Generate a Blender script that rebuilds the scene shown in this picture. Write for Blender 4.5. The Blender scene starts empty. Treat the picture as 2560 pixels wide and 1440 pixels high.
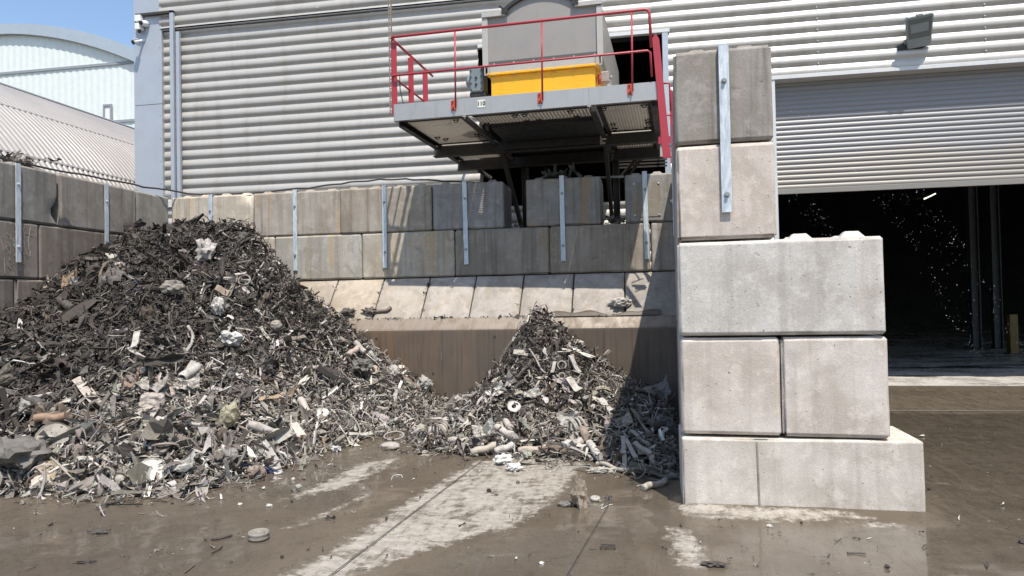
import bpy, bmesh, math, random
import numpy as np
from mathutils import Vector, Matrix, Quaternion

random.seed(11)
rng = np.random.default_rng(23)
scene = bpy.context.scene
COL = scene.collection
PI = math.pi

# ------------------------------------------------------------------ camera
FPX, EYE = 1780.0, 1.72
YAW, PITCH, ROLL = math.radians(10.2), math.radians(1.22), 0.0196
_f0 = Vector((-math.sin(YAW), math.cos(YAW), 0))
CF = _f0 * math.cos(PITCH) + Vector((0, 0, 1)) * math.sin(PITCH)
_r = Vector((math.cos(YAW), math.sin(YAW), 0))
_u = _r.cross(CF)
CR = _r * math.cos(ROLL) - _u * math.sin(ROLL)
CU = _u * math.cos(ROLL) + _r * math.sin(ROLL)
CAM = Vector((0, 0, EYE))
cd = bpy.data.cameras.new('camera')
cam = bpy.data.objects.new('camera', cd)
COL.objects.link(cam)
cd.sensor_width = 36
cd.lens = 36 * FPX / 2560
cd.clip_end = 2000
M = Matrix((CR, CU, -CF)).transposed().to_4x4()
M.translation = CAM
cam.matrix_world = M
scene.camera = cam

def ray(x, y):
    return CF + CR * ((x - 1280) / FPX) - CU * ((y - 720) / FPX)
def onY(x, y, Y):
    d = ray(x, y); return CAM + d * (Y / d.y)
def onX(x, y, X):
    d = ray(x, y); return CAM + d * (X / d.x)
def onZ(x, y, Z=0.0):
    d = ray(x, y); return CAM + d * ((Z - EYE) / d.z)

# ------------------------------------------------------------------ light
SUN = Vector((-0.21, 0.43, -1.0)).normalized()       # direction light travels
ld = bpy.data.lights.new('sun', 'SUN')
ld.energy = 4.5
ld.angle = math.radians(0.5)
ld.color = (1.0, 0.945, 0.86)
lo = bpy.data.objects.new('sun', ld)
COL.objects.link(lo)
lo.location = (8, -10, 25)
lo.rotation_euler = SUN.to_track_quat('-Z', 'Y').to_euler()
w = bpy.data.worlds.new('World')
scene.world = w
w.use_nodes = True
nt = w.node_tree
bg = nt.nodes['Background']
sky = nt.nodes.new('ShaderNodeTexSky')
sky.sky_type = 'NISHITA'
sky.sun_disc = False
sky.sun_elevation = math.asin(-SUN.z)
sky.sun_rotation = math.atan2(-SUN.x, -SUN.y)
sky.air_density = 1.1
sky.dust_density = 0.9
sky.ozone_density = 2.2
nt.links.new(sky.outputs[0], bg.inputs[0])
bg.inputs[1].default_value = 0.15
scene.view_settings.view_transform = 'Standard'
scene.view_settings.look = 'None'
scene.view_settings.gamma = 1
scene.view_settings.exposure = 0.44
scene.cycles.max_bounces = 8
scene.cycles.sample_clamp_indirect = 6

# ------------------------------------------------------------------ object helpers
def put(o, parent=None):
    COL.objects.link(o)
    if parent is not None:
        o.parent = parent
    return o
def tag(o, label=None, cat=None, group=None, kind=None):
    if label: o['label'] = label
    if cat: o['category'] = cat
    if group: o['group'] = group
    if kind: o['kind'] = kind
    return o
def thing(name, label, cat, loc=(0, 0, 0), group=None, rz=0.0):
    o = bpy.data.objects.new(name, None)
    o.empty_display_size = 0.2
    o.location = loc
    o.rotation_euler = (0, 0, rz)
    put(o)
    return tag(o, label, cat, group)

class MB:
    """collects boxes, bars, tubes, prisms and links them as one mesh object"""
    def __init__(s):
        s.v, s.f, s.sm = [], [], []
    def add(s, vs, fs, smooth=False):
        n = len(s.v)
        s.v += [tuple(p) for p in vs]
        s.f += [tuple(i + n for i in q) for q in fs]
        s.sm += [smooth] * len(fs)
        return s
    def box(s, x0, x1, y0, y1, z0, z1, M=None):
        vs = [Vector((x, y, z)) for x in (x0, x1) for y in (y0, y1) for z in (z0, z1)]
        if M: vs = [M @ p for p in vs]
        return s.add(vs, [(0, 1, 3, 2), (4, 6, 7, 5), (0, 4, 5, 1), (2, 3, 7, 6), (0, 2, 6, 4), (1, 5, 7, 3)])
    def bar(s, a, b, wd, ht, up=(0, 0, 1)):
        a, b = Vector(a), Vector(b)
        t = (b - a).normalized()
        sd = t.cross(Vector(up))
        if sd.length < 1e-4: sd = t.cross(Vector((1, 0, 0)))
        sd.normalize()
        u = sd.cross(t)
        vs = [p + sd * (i * wd / 2) + u * (j * ht / 2) for p in (a, b) for i, j in ((-1, -1), (1, -1), (1, 1), (-1, 1))]
        return s.add(vs, [(3, 2, 1, 0), (4, 5, 6, 7), (0, 1, 5, 4), (1, 2, 6, 5), (2, 3, 7, 6), (3, 0, 4, 7)])
    def tube(s, pts, r, n=8, cap=True, smooth=True, closed=False):
        pts = [Vector(p) for p in pts]
        k = len(pts)
        rs = r if hasattr(r, '__len__') else [r] * k
        vs = []
        nrm = None
        for i, p in enumerate(pts):
            if closed: t = pts[(i + 1) % k] - pts[i - 1]
            else: t = pts[min(i + 1, k - 1)] - pts[max(i - 1, 0)]
            t.normalize()
            if nrm is None:
                nrm = t.orthogonal().normalized()
            nrm = (nrm - t * nrm.dot(t)).normalized()
            b = t.cross(nrm)
            for j in range(n):
                a = 2 * PI * j / n
                vs.append(p + (nrm * math.cos(a) + b * math.sin(a)) * rs[i])
        fs = []
        for i in range(k if closed else k - 1):
            for j in range(n):
                i2 = (i + 1) % k
                fs.append((i * n + j, i * n + (j + 1) % n, i2 * n + (j + 1) % n, i2 * n + j))
        s.add(vs, fs, smooth)
        if cap and not closed:
            base = len(s.v) - k * n
            s.f.append(tuple(base + j for j in range(n))[::-1]); s.sm.append(False)
            s.f.append(tuple(base + (k - 1) * n + j for j in range(n))); s.sm.append(False)
        return s
    def cyl(s, a, b, r, n=12):
        return s.tube([a, b], r, n)
    def prism(s, poly, lo, hi, axis='y'):
        """poly: (p,q) points; axis y: (x,z); axis x: (y,z); axis z: (x,y)"""
        k = len(poly)
        def mk(p, h):
            if axis == 'y': return (p[0], h, p[1])
            if axis == 'x': return (h, p[0], p[1])
            return (p[0], p[1], h)
        vs = [mk(p, lo) for p in poly] + [mk(p, hi) for p in poly]
        fs = [tuple(range(k)), tuple(range(2 * k - 1, k - 1, -1))]
        fs += [(i, (i + 1) % k + 0, (i + 1) % k + k, i + k)[::-1] for i in range(k)]
        return s.add(vs, fs)
    def grid(s, P, smooth=True):
        """P: array (m,n,3)"""
        m, n = P.shape[:2]
        vs = P.reshape(-1, 3).tolist()
        fs = [(i * n + j, i * n + j + 1, (i + 1) * n + j + 1, (i + 1) * n + j) for i in range(m - 1) for j in range(n - 1)]
        return s.add(vs, fs, smooth)
    def build(s, name, mat, parent=None, bevel=0, color=None, seg=1, fix=False):
        me = bpy.data.meshes.new(name)
        off = Vector((0, 0, 0))
        M = None
        if parent is not None and not fix:
            M = (Matrix.Translation(parent.location) @ Matrix.Rotation(parent.rotation_euler.z, 4, 'Z')).inverted()
        vs = s.v if M is None else [tuple(M @ Vector(p)) for p in s.v]
        me.from_pydata(vs, [], s.f)
        me.polygons.foreach_set('use_smooth', s.sm)
        bm = bmesh.new(); bm.from_mesh(me)
        bmesh.ops.recalc_face_normals(bm, faces=bm.faces)
        bm.to_mesh(me); bm.free()
        me.materials.append(mat)
        o = bpy.data.objects.new(name, me)
        put(o, parent)
        if bevel:
            b = o.modifiers.new('bevel', 'BEVEL')
            b.width = bevel; b.segments = seg; b.limit_method = 'ANGLE'; b.angle_limit = math.radians(40)
        if color: o.color = (*color, 1)
        return o

# ------------------------------------------------------------------ material helpers
class NT:
    def __init__(s, name):
        s.m = bpy.data.materials.new(name)
        s.m.use_nodes = True
        s.t = s.m.node_tree
        s.b = s.t.nodes['Principled BSDF']
    def n(s, typ, **kw):
        o = s.t.nodes.new('ShaderNode' + typ)
        for k, v in kw.items(): setattr(o, k, v)
        return o
    def l(s, a, b): s.t.links.new(a, b)
    def setv(s, sock, v):
        if hasattr(v, 'links') or hasattr(v, 'is_linked'): s.l(v, sock)
        else: sock.default_value = v
    def coords(s, scale=(1, 1, 1), rnd=True, world=False):
        if world:
            c = s.n('NewGeometry').outputs['Position']
        else:
            c = s.n('TexCoord').outputs['Object']
        if rnd:
            oi = s.n('ObjectInfo')
            mu = s.n('VectorMath', operation='MULTIPLY_ADD')
            cmb = s.n('CombineXYZ')
            for i in range(3): s.l(oi.outputs['Random'], cmb.inputs[i])
            s.l(cmb.outputs[0], mu.inputs[0]); mu.inputs[1].default_value = (41, 67, 53); s.l(c, mu.inputs[2])
            c = mu.outputs[0]
        mp = s.n('Mapping'); mp.inputs['Scale'].default_value = scale
        s.l(c, mp.inputs[0])
        return mp.outputs[0]
    def noise(s, vec, scale, detail=4, rough=0.55, dist=0.0):
        o = s.n('TexNoise'); s.l(vec, o.inputs['Vector'])
        o.inputs['Scale'].default_value = scale; o.inputs['Detail'].default_value = detail
        o.inputs['Roughness'].default_value = rough; o.inputs['Distortion'].default_value = dist
        return o.outputs['Fac']
    def ramp(s, fac, a, b, va=0.0, vb=1.0):
        o = s.n('MapRange'); o.clamp = True; o.interpolation_type = 'SMOOTHSTEP'
        s.l(fac, o.inputs[0])
        o.inputs[1].default_value = a; o.inputs[2].default_value = b; o.inputs[3].default_value = va; o.inputs[4].default_value = vb
        return o.outputs[0]
    def mix(s, fac, a, b, mode='MIX'):
        o = s.n('Mix', data_type='RGBA', blend_type=mode)
        s.setv(o.inputs[0], fac); 
        for sock, v in ((o.inputs[6], a), (o.inputs[7], b)):
            if isinstance(v, tuple): sock.default_value = (*v, 1) if len(v) == 3 else v
            else: s.l(v, sock)
        return o.outputs[2]
    def math(s, op, a, b=0.0):
        o = s.n('Math', operation=op)
        s.setv(o.inputs[0], a); s.setv(o.inputs[1], b)
        return o.outputs[0]
    def bump(s, h, strength=0.3, dist=0.01):
        o = s.n('Bump'); s.l(h, o.inputs['Height']); o.inputs['Strength'].default_value = strength; o.inputs['Distance'].default_value = dist
        s.l(o.outputs[0], s.b.inputs['Normal'])
    def color(s, c):
        if isinstance(c, tuple): s.b.inputs['Base Color'].default_value = (*c, 1)
        else: s.l(c, s.b.inputs['Base Color'])
    def rough(s, v): s.setv(s.b.inputs['Roughness'], v)
    def metal(s, v): s.setv(s.b.inputs['Metallic'], v)
    def objcol(s): return s.n('ObjectInfo').outputs['Color']

def concrete(name, stain=0.5, ochre=0.0, pit=0.5, stainc=(0.12, 0.10, 0.08), wetfoot=False, green=0.0, streak=1.0):
    m = NT(name)
    c = m.coords()
    base = m.objcol()
    n1 = m.noise(c, 1.7, 7, 0.6, 0.4)
    n2 = m.noise(c, 7, 6, 0.65)
    a = m.mix(m.ramp(n1, 0.36, 0.64, 0, 0.9), base, m.mix(1.0, base, (0.74, 0.71, 0.67), 'MULTIPLY'))
    dr = m.noise(m.coords((3.2, 3.2, 0.12)), 1.0, 6, 0.62, 0.15)
    a = m.mix(m.ramp(dr, 0.46, 0.62, 0, 0.7 * stain), a, m.mix(1.0, base, (0.70, 0.66, 0.60), 'MULTIPLY'))
    a = m.mix(m.ramp(n2, 0.48, 0.66, 0, 0.5), a, m.mix(1.0, base, (1.22, 1.2, 1.18), 'MULTIPLY'))
    cs = m.coords((9, 9, 0.45))
    st = m.ramp(m.noise(cs, 1.0, 5, 0.6, 0.3), 0.47, 0.72, 0, stain * streak)
    a = m.mix(st, a, m.mix(1.0, base, (0.50, 0.47, 0.44), 'MULTIPLY'))
    cs2 = m.coords((5, 5, 0.3))
    if ochre:
        oc = m.ramp(m.noise(cs2, 1.0, 4, 0.55, 0.2), 0.55, 0.70, 0, ochre)
        a = m.mix(oc, a, m.mix(1.0, base, (1.02, 0.78, 0.5), 'MULTIPLY'))
    if green:
        gr = m.ramp(m.noise(cs2, 0.8, 5, 0.6), 0.56, 0.74, 0, green)
        a = m.mix(gr, a, m.mix(1.0, base, (0.62, 0.68, 0.50), 'MULTIPLY'))
    cs3 = m.coords((16, 16, 0.8))
    wh = m.ramp(m.noise(cs3, 1.3, 5, 0.7, 0.6), 0.64, 0.76, 0, 0.45 * stain + 0.08)
    a = m.mix(wh, a, m.mix(1.0, base, (1.6, 1.58, 1.55), 'MULTIPLY'))
    pt = m.noise(c, 26, 3, 0.6)
    pits = m.ramp(pt, 0.67, 0.73, 0, pit)
    a = m.mix(pits, a, m.mix(1.0, base, (0.33, 0.30, 0.28), 'MULTIPLY'))
    # blotches of old dirt
    bl = m.ramp(m.noise(c, 3.1, 9, 0.72, 0.8), 0.56, 0.70, 0, stain * 0.55)
    a = m.mix(bl, a, stainc)
    sp = m.ramp(m.noise(c, 90, 3, 0.7), 0.35, 0.75, 0.88, 1.1)
    hs = m.n('HueSaturation'); m.l(a, hs.inputs['Color']); m.l(sp, hs.inputs['Value'])
    m.color(hs.outputs[0])
    m.rough(0.86)
    hgt = m.math('SUBTRACT', m.math('ADD', m.math('MULTIPLY', n2, 0.8), m.math('MULTIPLY', m.noise(c, 70, 4, 0.7), 0.35)), m.math('MULTIPLY', pits, 0.8))
    m.bump(hgt, 0.45, 0.012)
    return m.m

def paint(name, col, rough=0.45, metal=0.0, dirt=0.3, dirtc=(0.10, 0.085, 0.07), scale=6, spec=None, streaks=0.25, bumps=0.05):
    m = NT(name)
    c = m.coords()
    n = m.noise(c, scale, 7, 0.65, 0.3)
    cs = m.coords((10, 10, 0.7))
    s2 = m.noise(cs, 1.2, 5, 0.6)
    a = m.mix(m.ramp(n, 0.45, 0.8, 0, dirt), col, dirtc)
    a = m.mix(m.ramp(s2, 0.52, 0.8, 0, streaks), a, dirtc)
    a = m.mix(m.ramp(m.noise(c, 3, 3), 0.35, 0.65, 0, 0.18), a, tuple(min(1, x * 1.25 + 0.01) for x in col))
    m.color(a)
    m.rough(m.ramp(n, 0.3, 0.75, rough * 0.85, min(1, rough * 1.35)))
    m.metal(metal)
    if bumps: m.bump(m.noise(c, 60, 4, 0.6), bumps, 0.004)
    return m.m
# ------------------------------------------------------------------ materials
M_BACK = concrete('back_wall_concrete', 0.85, 0.85, 0.5, green=0.2)
M_LEFT = concrete('left_wall_concrete', 0.95, 0.2, 0.7)
M_PILLAR = concrete('pillar_concrete', 0.27, 0.10, 0.75, stainc=(0.36, 0.31, 0.26), streak=1.3)
M_PTOP = concrete('weathered_pillar_concrete', 0.8, 0.05, 0.4, streak=1.2)
M_SLOPE = concrete('slope_concrete', 0.42, 0.35, 0.9)

def mat_galv():
    m = NT('galvanised_steel')
    c = m.coords()
    v = m.n('TexVoronoi'); m.l(c, v.inputs['Vector']); v.inputs['Scale'].default_value = 38
    n = m.noise(m.coords((14, 14, 2.2)), 2.0, 5, 0.7, 1.2)
    a = m.mix(m.ramp(n, 0.38, 0.66), (0.42, 0.46, 0.485), (0.68, 0.72, 0.745))
    a = m.mix(m.ramp(v.outputs['Distance'], 0.1, 0.6, 0, 0.25), a, (0.42, 0.47, 0.5))
    m.color(a); m.metal(0.2); m.rough(m.ramp(n, 0.3, 0.7, 0.4, 0.62))
    return m.m
M_GALV = mat_galv()

def mat_clad():
    m = NT('silver_cladding')
    c = m.coords(rnd=False, world=True)
    n = m.noise(c, 0.35, 4, 0.5)
    cs = m.coords((2.2, 2.2, 0.25), rnd=False, world=True)
    s2 = m.noise(cs, 1.5, 6, 0.65)
    a = m.mix(m.ramp(n, 0.3, 0.7), (0.435, 0.41, 0.368), (0.48, 0.456, 0.418))
    a = m.mix(m.ramp(s2, 0.46, 0.75, 0, 0.5), a, (0.30, 0.26, 0.21))
    m.color(a); m.metal(0.22)
    m.rough(m.ramp(s2, 0.3, 0.8, 0.36, 0.48))
    return m.m
M_CLAD = mat_clad()
M_FLASH = paint('corner_flashing_grey', (0.40, 0.43, 0.47), 0.45, 0.25, 0.10, (0.3, 0.3, 0.3), 2, streaks=0.12)
M_TRIM = paint('pale_trim', (0.58, 0.58, 0.57), 0.5, 0.15, 0.15, (0.3, 0.27, 0.23), 3)
def mat_shutter():
    m = NT('shutter_steel')
    c = m.coords(rnd=False, world=True)
    g = m.n('SeparateXYZ'); m.l(c, g.inputs[0])
    n = m.noise(c, 0.7, 5, 0.6)
    z = m.math('ADD', g.outputs['Z'], m.math('MULTIPLY', n, 1.0))
    mud = m.ramp(z, 4.75, 5.15, 0.55, 0)          # dried tan splash on the lowest slats
    a = m.mix(mud, (0.235, 0.232, 0.232), (0.27, 0.235, 0.185))
    st = m.noise(m.coords((3, 3, 0.8), rnd=False, world=True), 1.5, 6, 0.65)
    a = m.mix(m.ramp(st, 0.5, 0.8, 0, 0.25), a, (0.22, 0.2, 0.18))
    m.color(a); m.metal(0.3); m.rough(0.5)
    return m.m
M_SHUT = mat_shutter()
M_RED = paint('red_rail_paint', (0.36, 0.030, 0.045), 0.42, 0, 0.25, (0.12, 0.03, 0.03), 9)
M_ORANGE = paint('red_oxide_bracket', (0.55, 0.075, 0.035), 0.5, 0, 0.3, (0.2, 0.05, 0.03), 9)
M_YELLOW = paint('yellow_chute_paint', (0.83, 0.42, 0.010), 0.42, 0, 0.10, (0.4, 0.2, 0.03), 4, streaks=0.18)
M_HOOD = paint('hood_grey_paint', (0.285, 0.265, 0.24), 0.5, 0.1, 0.22, (0.16, 0.14, 0.12), 3)
M_HOODL = paint('hood_flange_pale', (0.42, 0.40, 0.365), 0.5, 0.1, 0.25, (0.18, 0.16, 0.13), 5)
M_TOE = paint('toe_board_steel', (0.41, 0.395, 0.375), 0.4, 0.45, 0.2, (0.2, 0.17, 0.14), 5)
M_DARK = paint('dark_platform_steel', (0.040, 0.036, 0.032), 0.65, 0.1, 0.4, (0.07, 0.055, 0.04), 8)
M_BLACK = paint('black_steel', (0.018, 0.018, 0.018), 0.6, 0.0, 0.3, (0.04, 0.035, 0.03), 8)
M_GEAR = paint('gearbox_green_grey', (0.19, 0.225, 0.235), 0.4, 0.1, 0.25, (0.08, 0.08, 0.08), 8)
M_GRATE = paint('grating_steel', (0.66, 0.62, 0.56), 0.5, 0.2, 0.3, (0.25, 0.2, 0.15), 14)
M_WHITE = paint('white_plastic', (0.75, 0.75, 0.74), 0.4, 0, 0.1, (0.4, 0.38, 0.34), 6)
M_LAMP = paint('lamp_grey', (0.25, 0.275, 0.275), 0.45, 0.1, 0.2, (0.12, 0.12, 0.12), 6)
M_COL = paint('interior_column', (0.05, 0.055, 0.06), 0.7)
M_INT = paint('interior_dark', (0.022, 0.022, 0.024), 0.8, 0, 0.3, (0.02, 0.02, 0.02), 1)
M_HALL = paint('hall_pale_cladding', (0.68, 0.72, 0.68), 0.5, 0.0, 0.12, (0.5, 0.52, 0.48), 0.3, bumps=0)
M_HALLF = paint('hall_fascia', (0.40, 0.45, 0.49), 0.45, 0.2, 0.15, (0.3, 0.32, 0.34), 0.6, bumps=0)
M_HALLT = paint('hall_trim_grey', (0.28, 0.30, 0.32), 0.5, 0.1, 0.1, (0.2, 0.2, 0.2), 0.6, bumps=0)
M_VAULT = paint('vault_roof_sheet', (0.29, 0.275, 0.265), 0.5, 0.1, 0.25, (0.4, 0.36, 0.34), 0.5, bumps=0)
M_CABLE = paint('black_cable', (0.03, 0.03, 0.03), 0.6, 0, 0.4, (0.15, 0.13, 0.11), 12)
M_YPOST = paint('yellow_post', (0.13, 0.075, 0.008), 0.5)
M_GLASS = NT('lamp_glass'); M_GLASS.color((0.10, 0.12, 0.115)); M_GLASS.rough(0.12); M_GLASS = M_GLASS.m
_e = NT('fluorescent_tube'); _e.color((0.9, 0.9, 0.85)); _e.b.inputs['Emission Color'].default_value = (1, 0.95, 0.8, 1); _e.b.inputs['Emission Strength'].default_value = 2.2
M_TUBE = _e.m
_e = NT('water_droplet'); _e.color((0.95, 0.97, 1.0)); _e.rough(0.05); _e.b.inputs['Specular IOR Level'].default_value = 1.0
M_DROP = _e.m
M_INK = NT('black_ink'); M_INK.color((0.02, 0.02, 0.02)); M_INK = M_INK.m

def mat_plate():
    m = NT('rusty_push_plate')
    c = m.coords(rnd=False)
    cs = m.coords((7, 7, 0.28), rnd=False)
    n = m.noise(c, 0.9, 6, 0.6, 0.5)
    s1 = m.noise(cs, 1.3, 6, 0.65, 0.4)
    a = m.mix(m.ramp(n, 0.35, 0.65), (0.105, 0.082, 0.062), (0.145, 0.112, 0.084))
    gx_ = m.n('SeparateXYZ'); m.l(m.n('NewGeometry').outputs['Position'], gx_.inputs[0])
    rustside = m.ramp(m.math('ADD', gx_.outputs['X'], m.math('MULTIPLY', n, 2.0)), -3.6, -1.2, 0.65, 0.1)
    a = m.mix(m.math('MULTIPLY', m.ramp(s1, 0.42, 0.66), rustside), a, (0.20, 0.105, 0.045))
    a = m.mix(m.ramp(m.noise(m.coords((11, 11, 0.4), rnd=False), 1.7, 5, 0.7), 0.48, 0.70, 0, 0.6), a, (0.06, 0.047, 0.036))
    a = m.mix(m.ramp(m.noise(m.coords((16, 16, 0.25), rnd=False), 1.4, 6, 0.7, 0.3), 0.56, 0.70, 0, 0.55), a, (0.16, 0.125, 0.09))
    a = m.mix(m.ramp(m.noise(m.coords((30, 30, 1.6), rnd=False), 1.2, 3, 0.6), 0.68, 0.74, 0, 0.75), a, (0.34, 0.31, 0.27))
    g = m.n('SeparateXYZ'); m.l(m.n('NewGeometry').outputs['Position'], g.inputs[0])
    # rubbed tan top lip, painted paler for the sun on its slope
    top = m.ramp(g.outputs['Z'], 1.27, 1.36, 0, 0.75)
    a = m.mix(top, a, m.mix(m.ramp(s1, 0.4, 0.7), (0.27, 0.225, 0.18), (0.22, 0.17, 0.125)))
    m.color(a); m.metal(0.15); m.rough(m.ramp(s1, 0.3, 0.7, 0.42, 0.7))
    m.bump(s1, 0.15, 0.01)
    return m.m
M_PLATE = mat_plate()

def mat_scrap():
    m = NT('heap_scrap')
    at = m.n('Attribute'); at.attribute_name = 'col'
    c = m.coords(rnd=False)
    n = m.noise(c, 22, 5, 0.7)
    a = m.mix(m.ramp(n, 0.4, 0.7, 0, 0.4), at.outputs['Color'], m.mix(1.0, at.outputs['Color'], (0.45, 0.42, 0.38), 'MULTIPLY'))
    n2 = m.noise(c, 60, 4, 0.7)
    a = m.mix(m.ramp(n2, 0.55, 0.72, 0, 0.4), a, m.mix(1.0, a, (1.7, 1.65, 1.6), 'MULTIPLY'))
    m.color(a)
    m.rough(m.ramp(n, 0.3, 0.7, 0.55, 0.9))
    m.bump(n2, 0.3, 0.006)
    return m.m
M_SCRAP = mat_scrap()
def mat_piece():
    m = NT('scrap_piece')
    c = m.coords()
    base = m.objcol()
    n = m.noise(c, 9, 7, 0.7, 0.5)
    a = m.mix(m.ramp(n, 0.45, 0.68, 0, 0.7), base, m.mix(1.0, base, (0.42, 0.38, 0.33), 'MULTIPLY'))
    n2 = m.noise(c, 34, 5, 0.7)
    a = m.mix(m.ramp(n2, 0.56, 0.70, 0, 0.5), a, m.mix(1.0, base, (1.5, 1.45, 1.4), 'MULTIPLY'))
    a = m.mix(m.ramp(m.noise(c, 15, 4, 0.7), 0.6, 0.7, 0, 0.5), a, (0.09, 0.065, 0.045))
    m.color(a); m.rough(0.68)
    m.bump(m.math('ADD', n, m.math('MULTIPLY', n2, 0.5)), 0.45, 0.012)
    return m.m
M_PIECE = mat_piece()

# ------------------------------------------------------------------ numeric noise
_tab = np.random.default_rng(5).random((256, 256))
def vn(x, y):
    xi = np.floor(x).astype(int); yi = np.floor(y).astype(int)
    fx = x - xi; fy = y - yi
    fx = fx * fx * (3 - 2 * fx); fy = fy * fy * (3 - 2 * fy)
    g = lambda a, b: _tab[a & 255, b & 255]
    return (g(xi, yi) * (1 - fx) + g(xi + 1, yi) * fx) * (1 - fy) + (g(xi, yi + 1) * (1 - fx) + g(xi + 1, yi + 1) * fx) * fy
def fbm(x, y, s, o=4, ox=0.0):
    v = 0; a = 0.5; t = 0
    for i in range(o):
        v = v + a * vn(x * s + ox + i * 17.3, y * s + ox * 1.7 + i * 9.1); t += a; a *= 0.5; s *= 2.03
    return v / t - 0.5
def seg_d(x, y, a, b):
    ax, ay = a; bx, by = b
    dx, dy = bx - ax, by - ay
    t = np.clip(((x - ax) * dx + (y - ay) * dy) / (dx * dx + dy * dy), 0, 1)
    return np.hypot(x - ax - t * dx, y - ay - t * dy), t
def poly_sd(x, y, poly):
    """signed distance, positive inside"""
    d = np.full(np.shape(x), 1e9); ins = np.zeros(np.shape(x), bool)
    k = len(poly)
    for i in range(k):
        a, b = poly[i], poly[(i + 1) % k]
        d = np.minimum(d, seg_d(x, y, a, b)[0])
        if a[1] != b[1]:
            c = ((a[1] > y) != (b[1] > y)) & (x < (b[0] - a[0]) * (y - a[1]) / (b[1] - a[1]) + a[0])
            ins ^= c
    return np.where(ins, d, -d)

# ------------------------------------------------------------------ ground
def axis(lo, hi, st, far):
    fine = np.arange(lo, hi + 1e-6, st)
    o = []; d = st; p = hi
    while p < far:
        d *= 1.35; p += d; o.append(p)
    o2 = []; d = st; p = lo
    while p > -far:
        d *= 1.35; p -= d; o2.append(p)
    return np.array(o2[::-1] + fine.tolist() + o)
gx = axis(-9.5, 9.5, 0.05, 600); gy = axis(2.5, 20.0, 0.05, 600)
GX, GY = np.meshgrid(gx, gy, indexing='ij')
DRY = [
 [(-1.80,7.62),(-1.2,7.85),(-.60,7.95),(-.66,7.235),(-.74,6.325),(-.93,5.65),(-1.0,5.42),(-1.22,5.2),(-1.44,4.95),(-1.72,4.52),(-1.9,4.2),(-2.12,3.7),(-2.42,3.7),(-2.25,4.5),(-2.14,5.0),(-2.08,5.8),(-1.93,6.9)],
 [(-3.2,5.9),(-3.1,6.6),(-3.05,7.4),(-2.72,7.75),(-2.70,7.2),(-2.78,6.4)],
 [(0.24,6.15),(0.4,6.05),(1.3,6.02),(1.75,5.9),(1.1,5.76),(0.5,5.8),(0.3,5.85)],
 [(0.16,5.6),(0.33,5.5),(0.40,5.1),(0.36,4.7),(0.22,4.75),(0.15,5.2)],
 [(1.55,5.78),(1.86,5.80),(1.86,5.70),(1.62,5.68)],
 [(-2.75,5.2),(-2.6,5.8),(-2.5,6.3),(-2.47,6.2),(-2.57,5.5)],
]
dry = np.full(GX.shape, -1.0)
for q in DRY: dry = np.maximum(dry, np.clip(poly_sd(GX, GY, q), -1, 1))
wetp = np.full(GX.shape, -1.0)
WET = [[(0.45,2.8),(0.42,4.6),(0.55,5.5),(1.2,5.72),(2.3,5.85),(2.6,8.5),(3.2,11.3),(9,11.3),(9,2.8)],
       [(-5.2,3.0),(-5.6,4.3),(-4.4,5.2),(-3.3,5.4),(-2.6,4.6),(-2.8,3.0)],
       [(-3.6,6.9),(-2.9,7.6),(-2.2,7.4),(-2.0,6.2),(-2.6,5.6),(-3.6,6.0)],
       [(-.75,5.2),(-.45,7.0),(-.1,7.3),(.25,6.9),(.1,5.0),(-.1,3.0),(-1.6,3.0),(-1.4,4.6)]]
for q in WET: wetp = np.maximum(wetp, np.clip(poly_sd(GX, GY, q) * 2.0, -1, 1))
inside = np.clip((GY - 14.66) * 8, -1, 1)
inside = np.where(GX > 2.0, inside, -1)
zz = 0.010 * fbm(GX, GY, 3.0, 4) + 0.004 * fbm(GX, GY, 14, 3, 3.3)
zz = zz + 0.045 * np.exp(-np.clip(6.02 - GY, 0, 9) / .16) * np.clip((GX - .2) * 6, 0, 1) * np.clip((2.35 - GX) * 5, 0, 1) * (GY < 6.9)
zz = np.where((np.abs(GX) < 9.4) & (GY < 14.5) & (GY > 2.6), zz, 0)
n0, n1_ = GX.shape
idx = np.arange(n0 * n1_).reshape(n0, n1_)
quads = np.stack([idx[:-1, :-1], idx[1:, :-1], idx[1:, 1:], idx[:-1, 1:]], -1).reshape(-1, 4)
def mesh_np(name, V, Q, smooth=True):
    me = bpy.data.meshes.new(name)
    me.vertices.add(len(V)); me.vertices.foreach_set('co', np.ascontiguousarray(V, dtype=np.float32).ravel())
    k = Q.shape[1]
    me.loops.add(Q.size); me.loops.foreach_set('vertex_index', Q.astype(np.int32).ravel())
    me.polygons.add(len(Q)); me.polygons.foreach_set('loop_start', np.arange(0, Q.size, k, dtype=np.int32))
    me.polygons.foreach_set('use_smooth', np.full(len(Q), smooth))
    me.update(calc_edges=True)
    return me
gm = mesh_np('yard_ground', np.stack([GX, GY, zz], -1).reshape(-1, 3), quads)
a = gm.attributes.new('dry', 'FLOAT', 'POINT'); a.data.foreach_set('value', dry.ravel().astype(np.float32))
a = gm.attributes.new('wet', 'FLOAT', 'POINT'); a.data.foreach_set('value', wetp.ravel().astype(np.float32))
a = gm.attributes.new('indoor', 'FLOAT', 'POINT'); a.data.foreach_set('value', inside.ravel().astype(np.float32))
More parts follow.
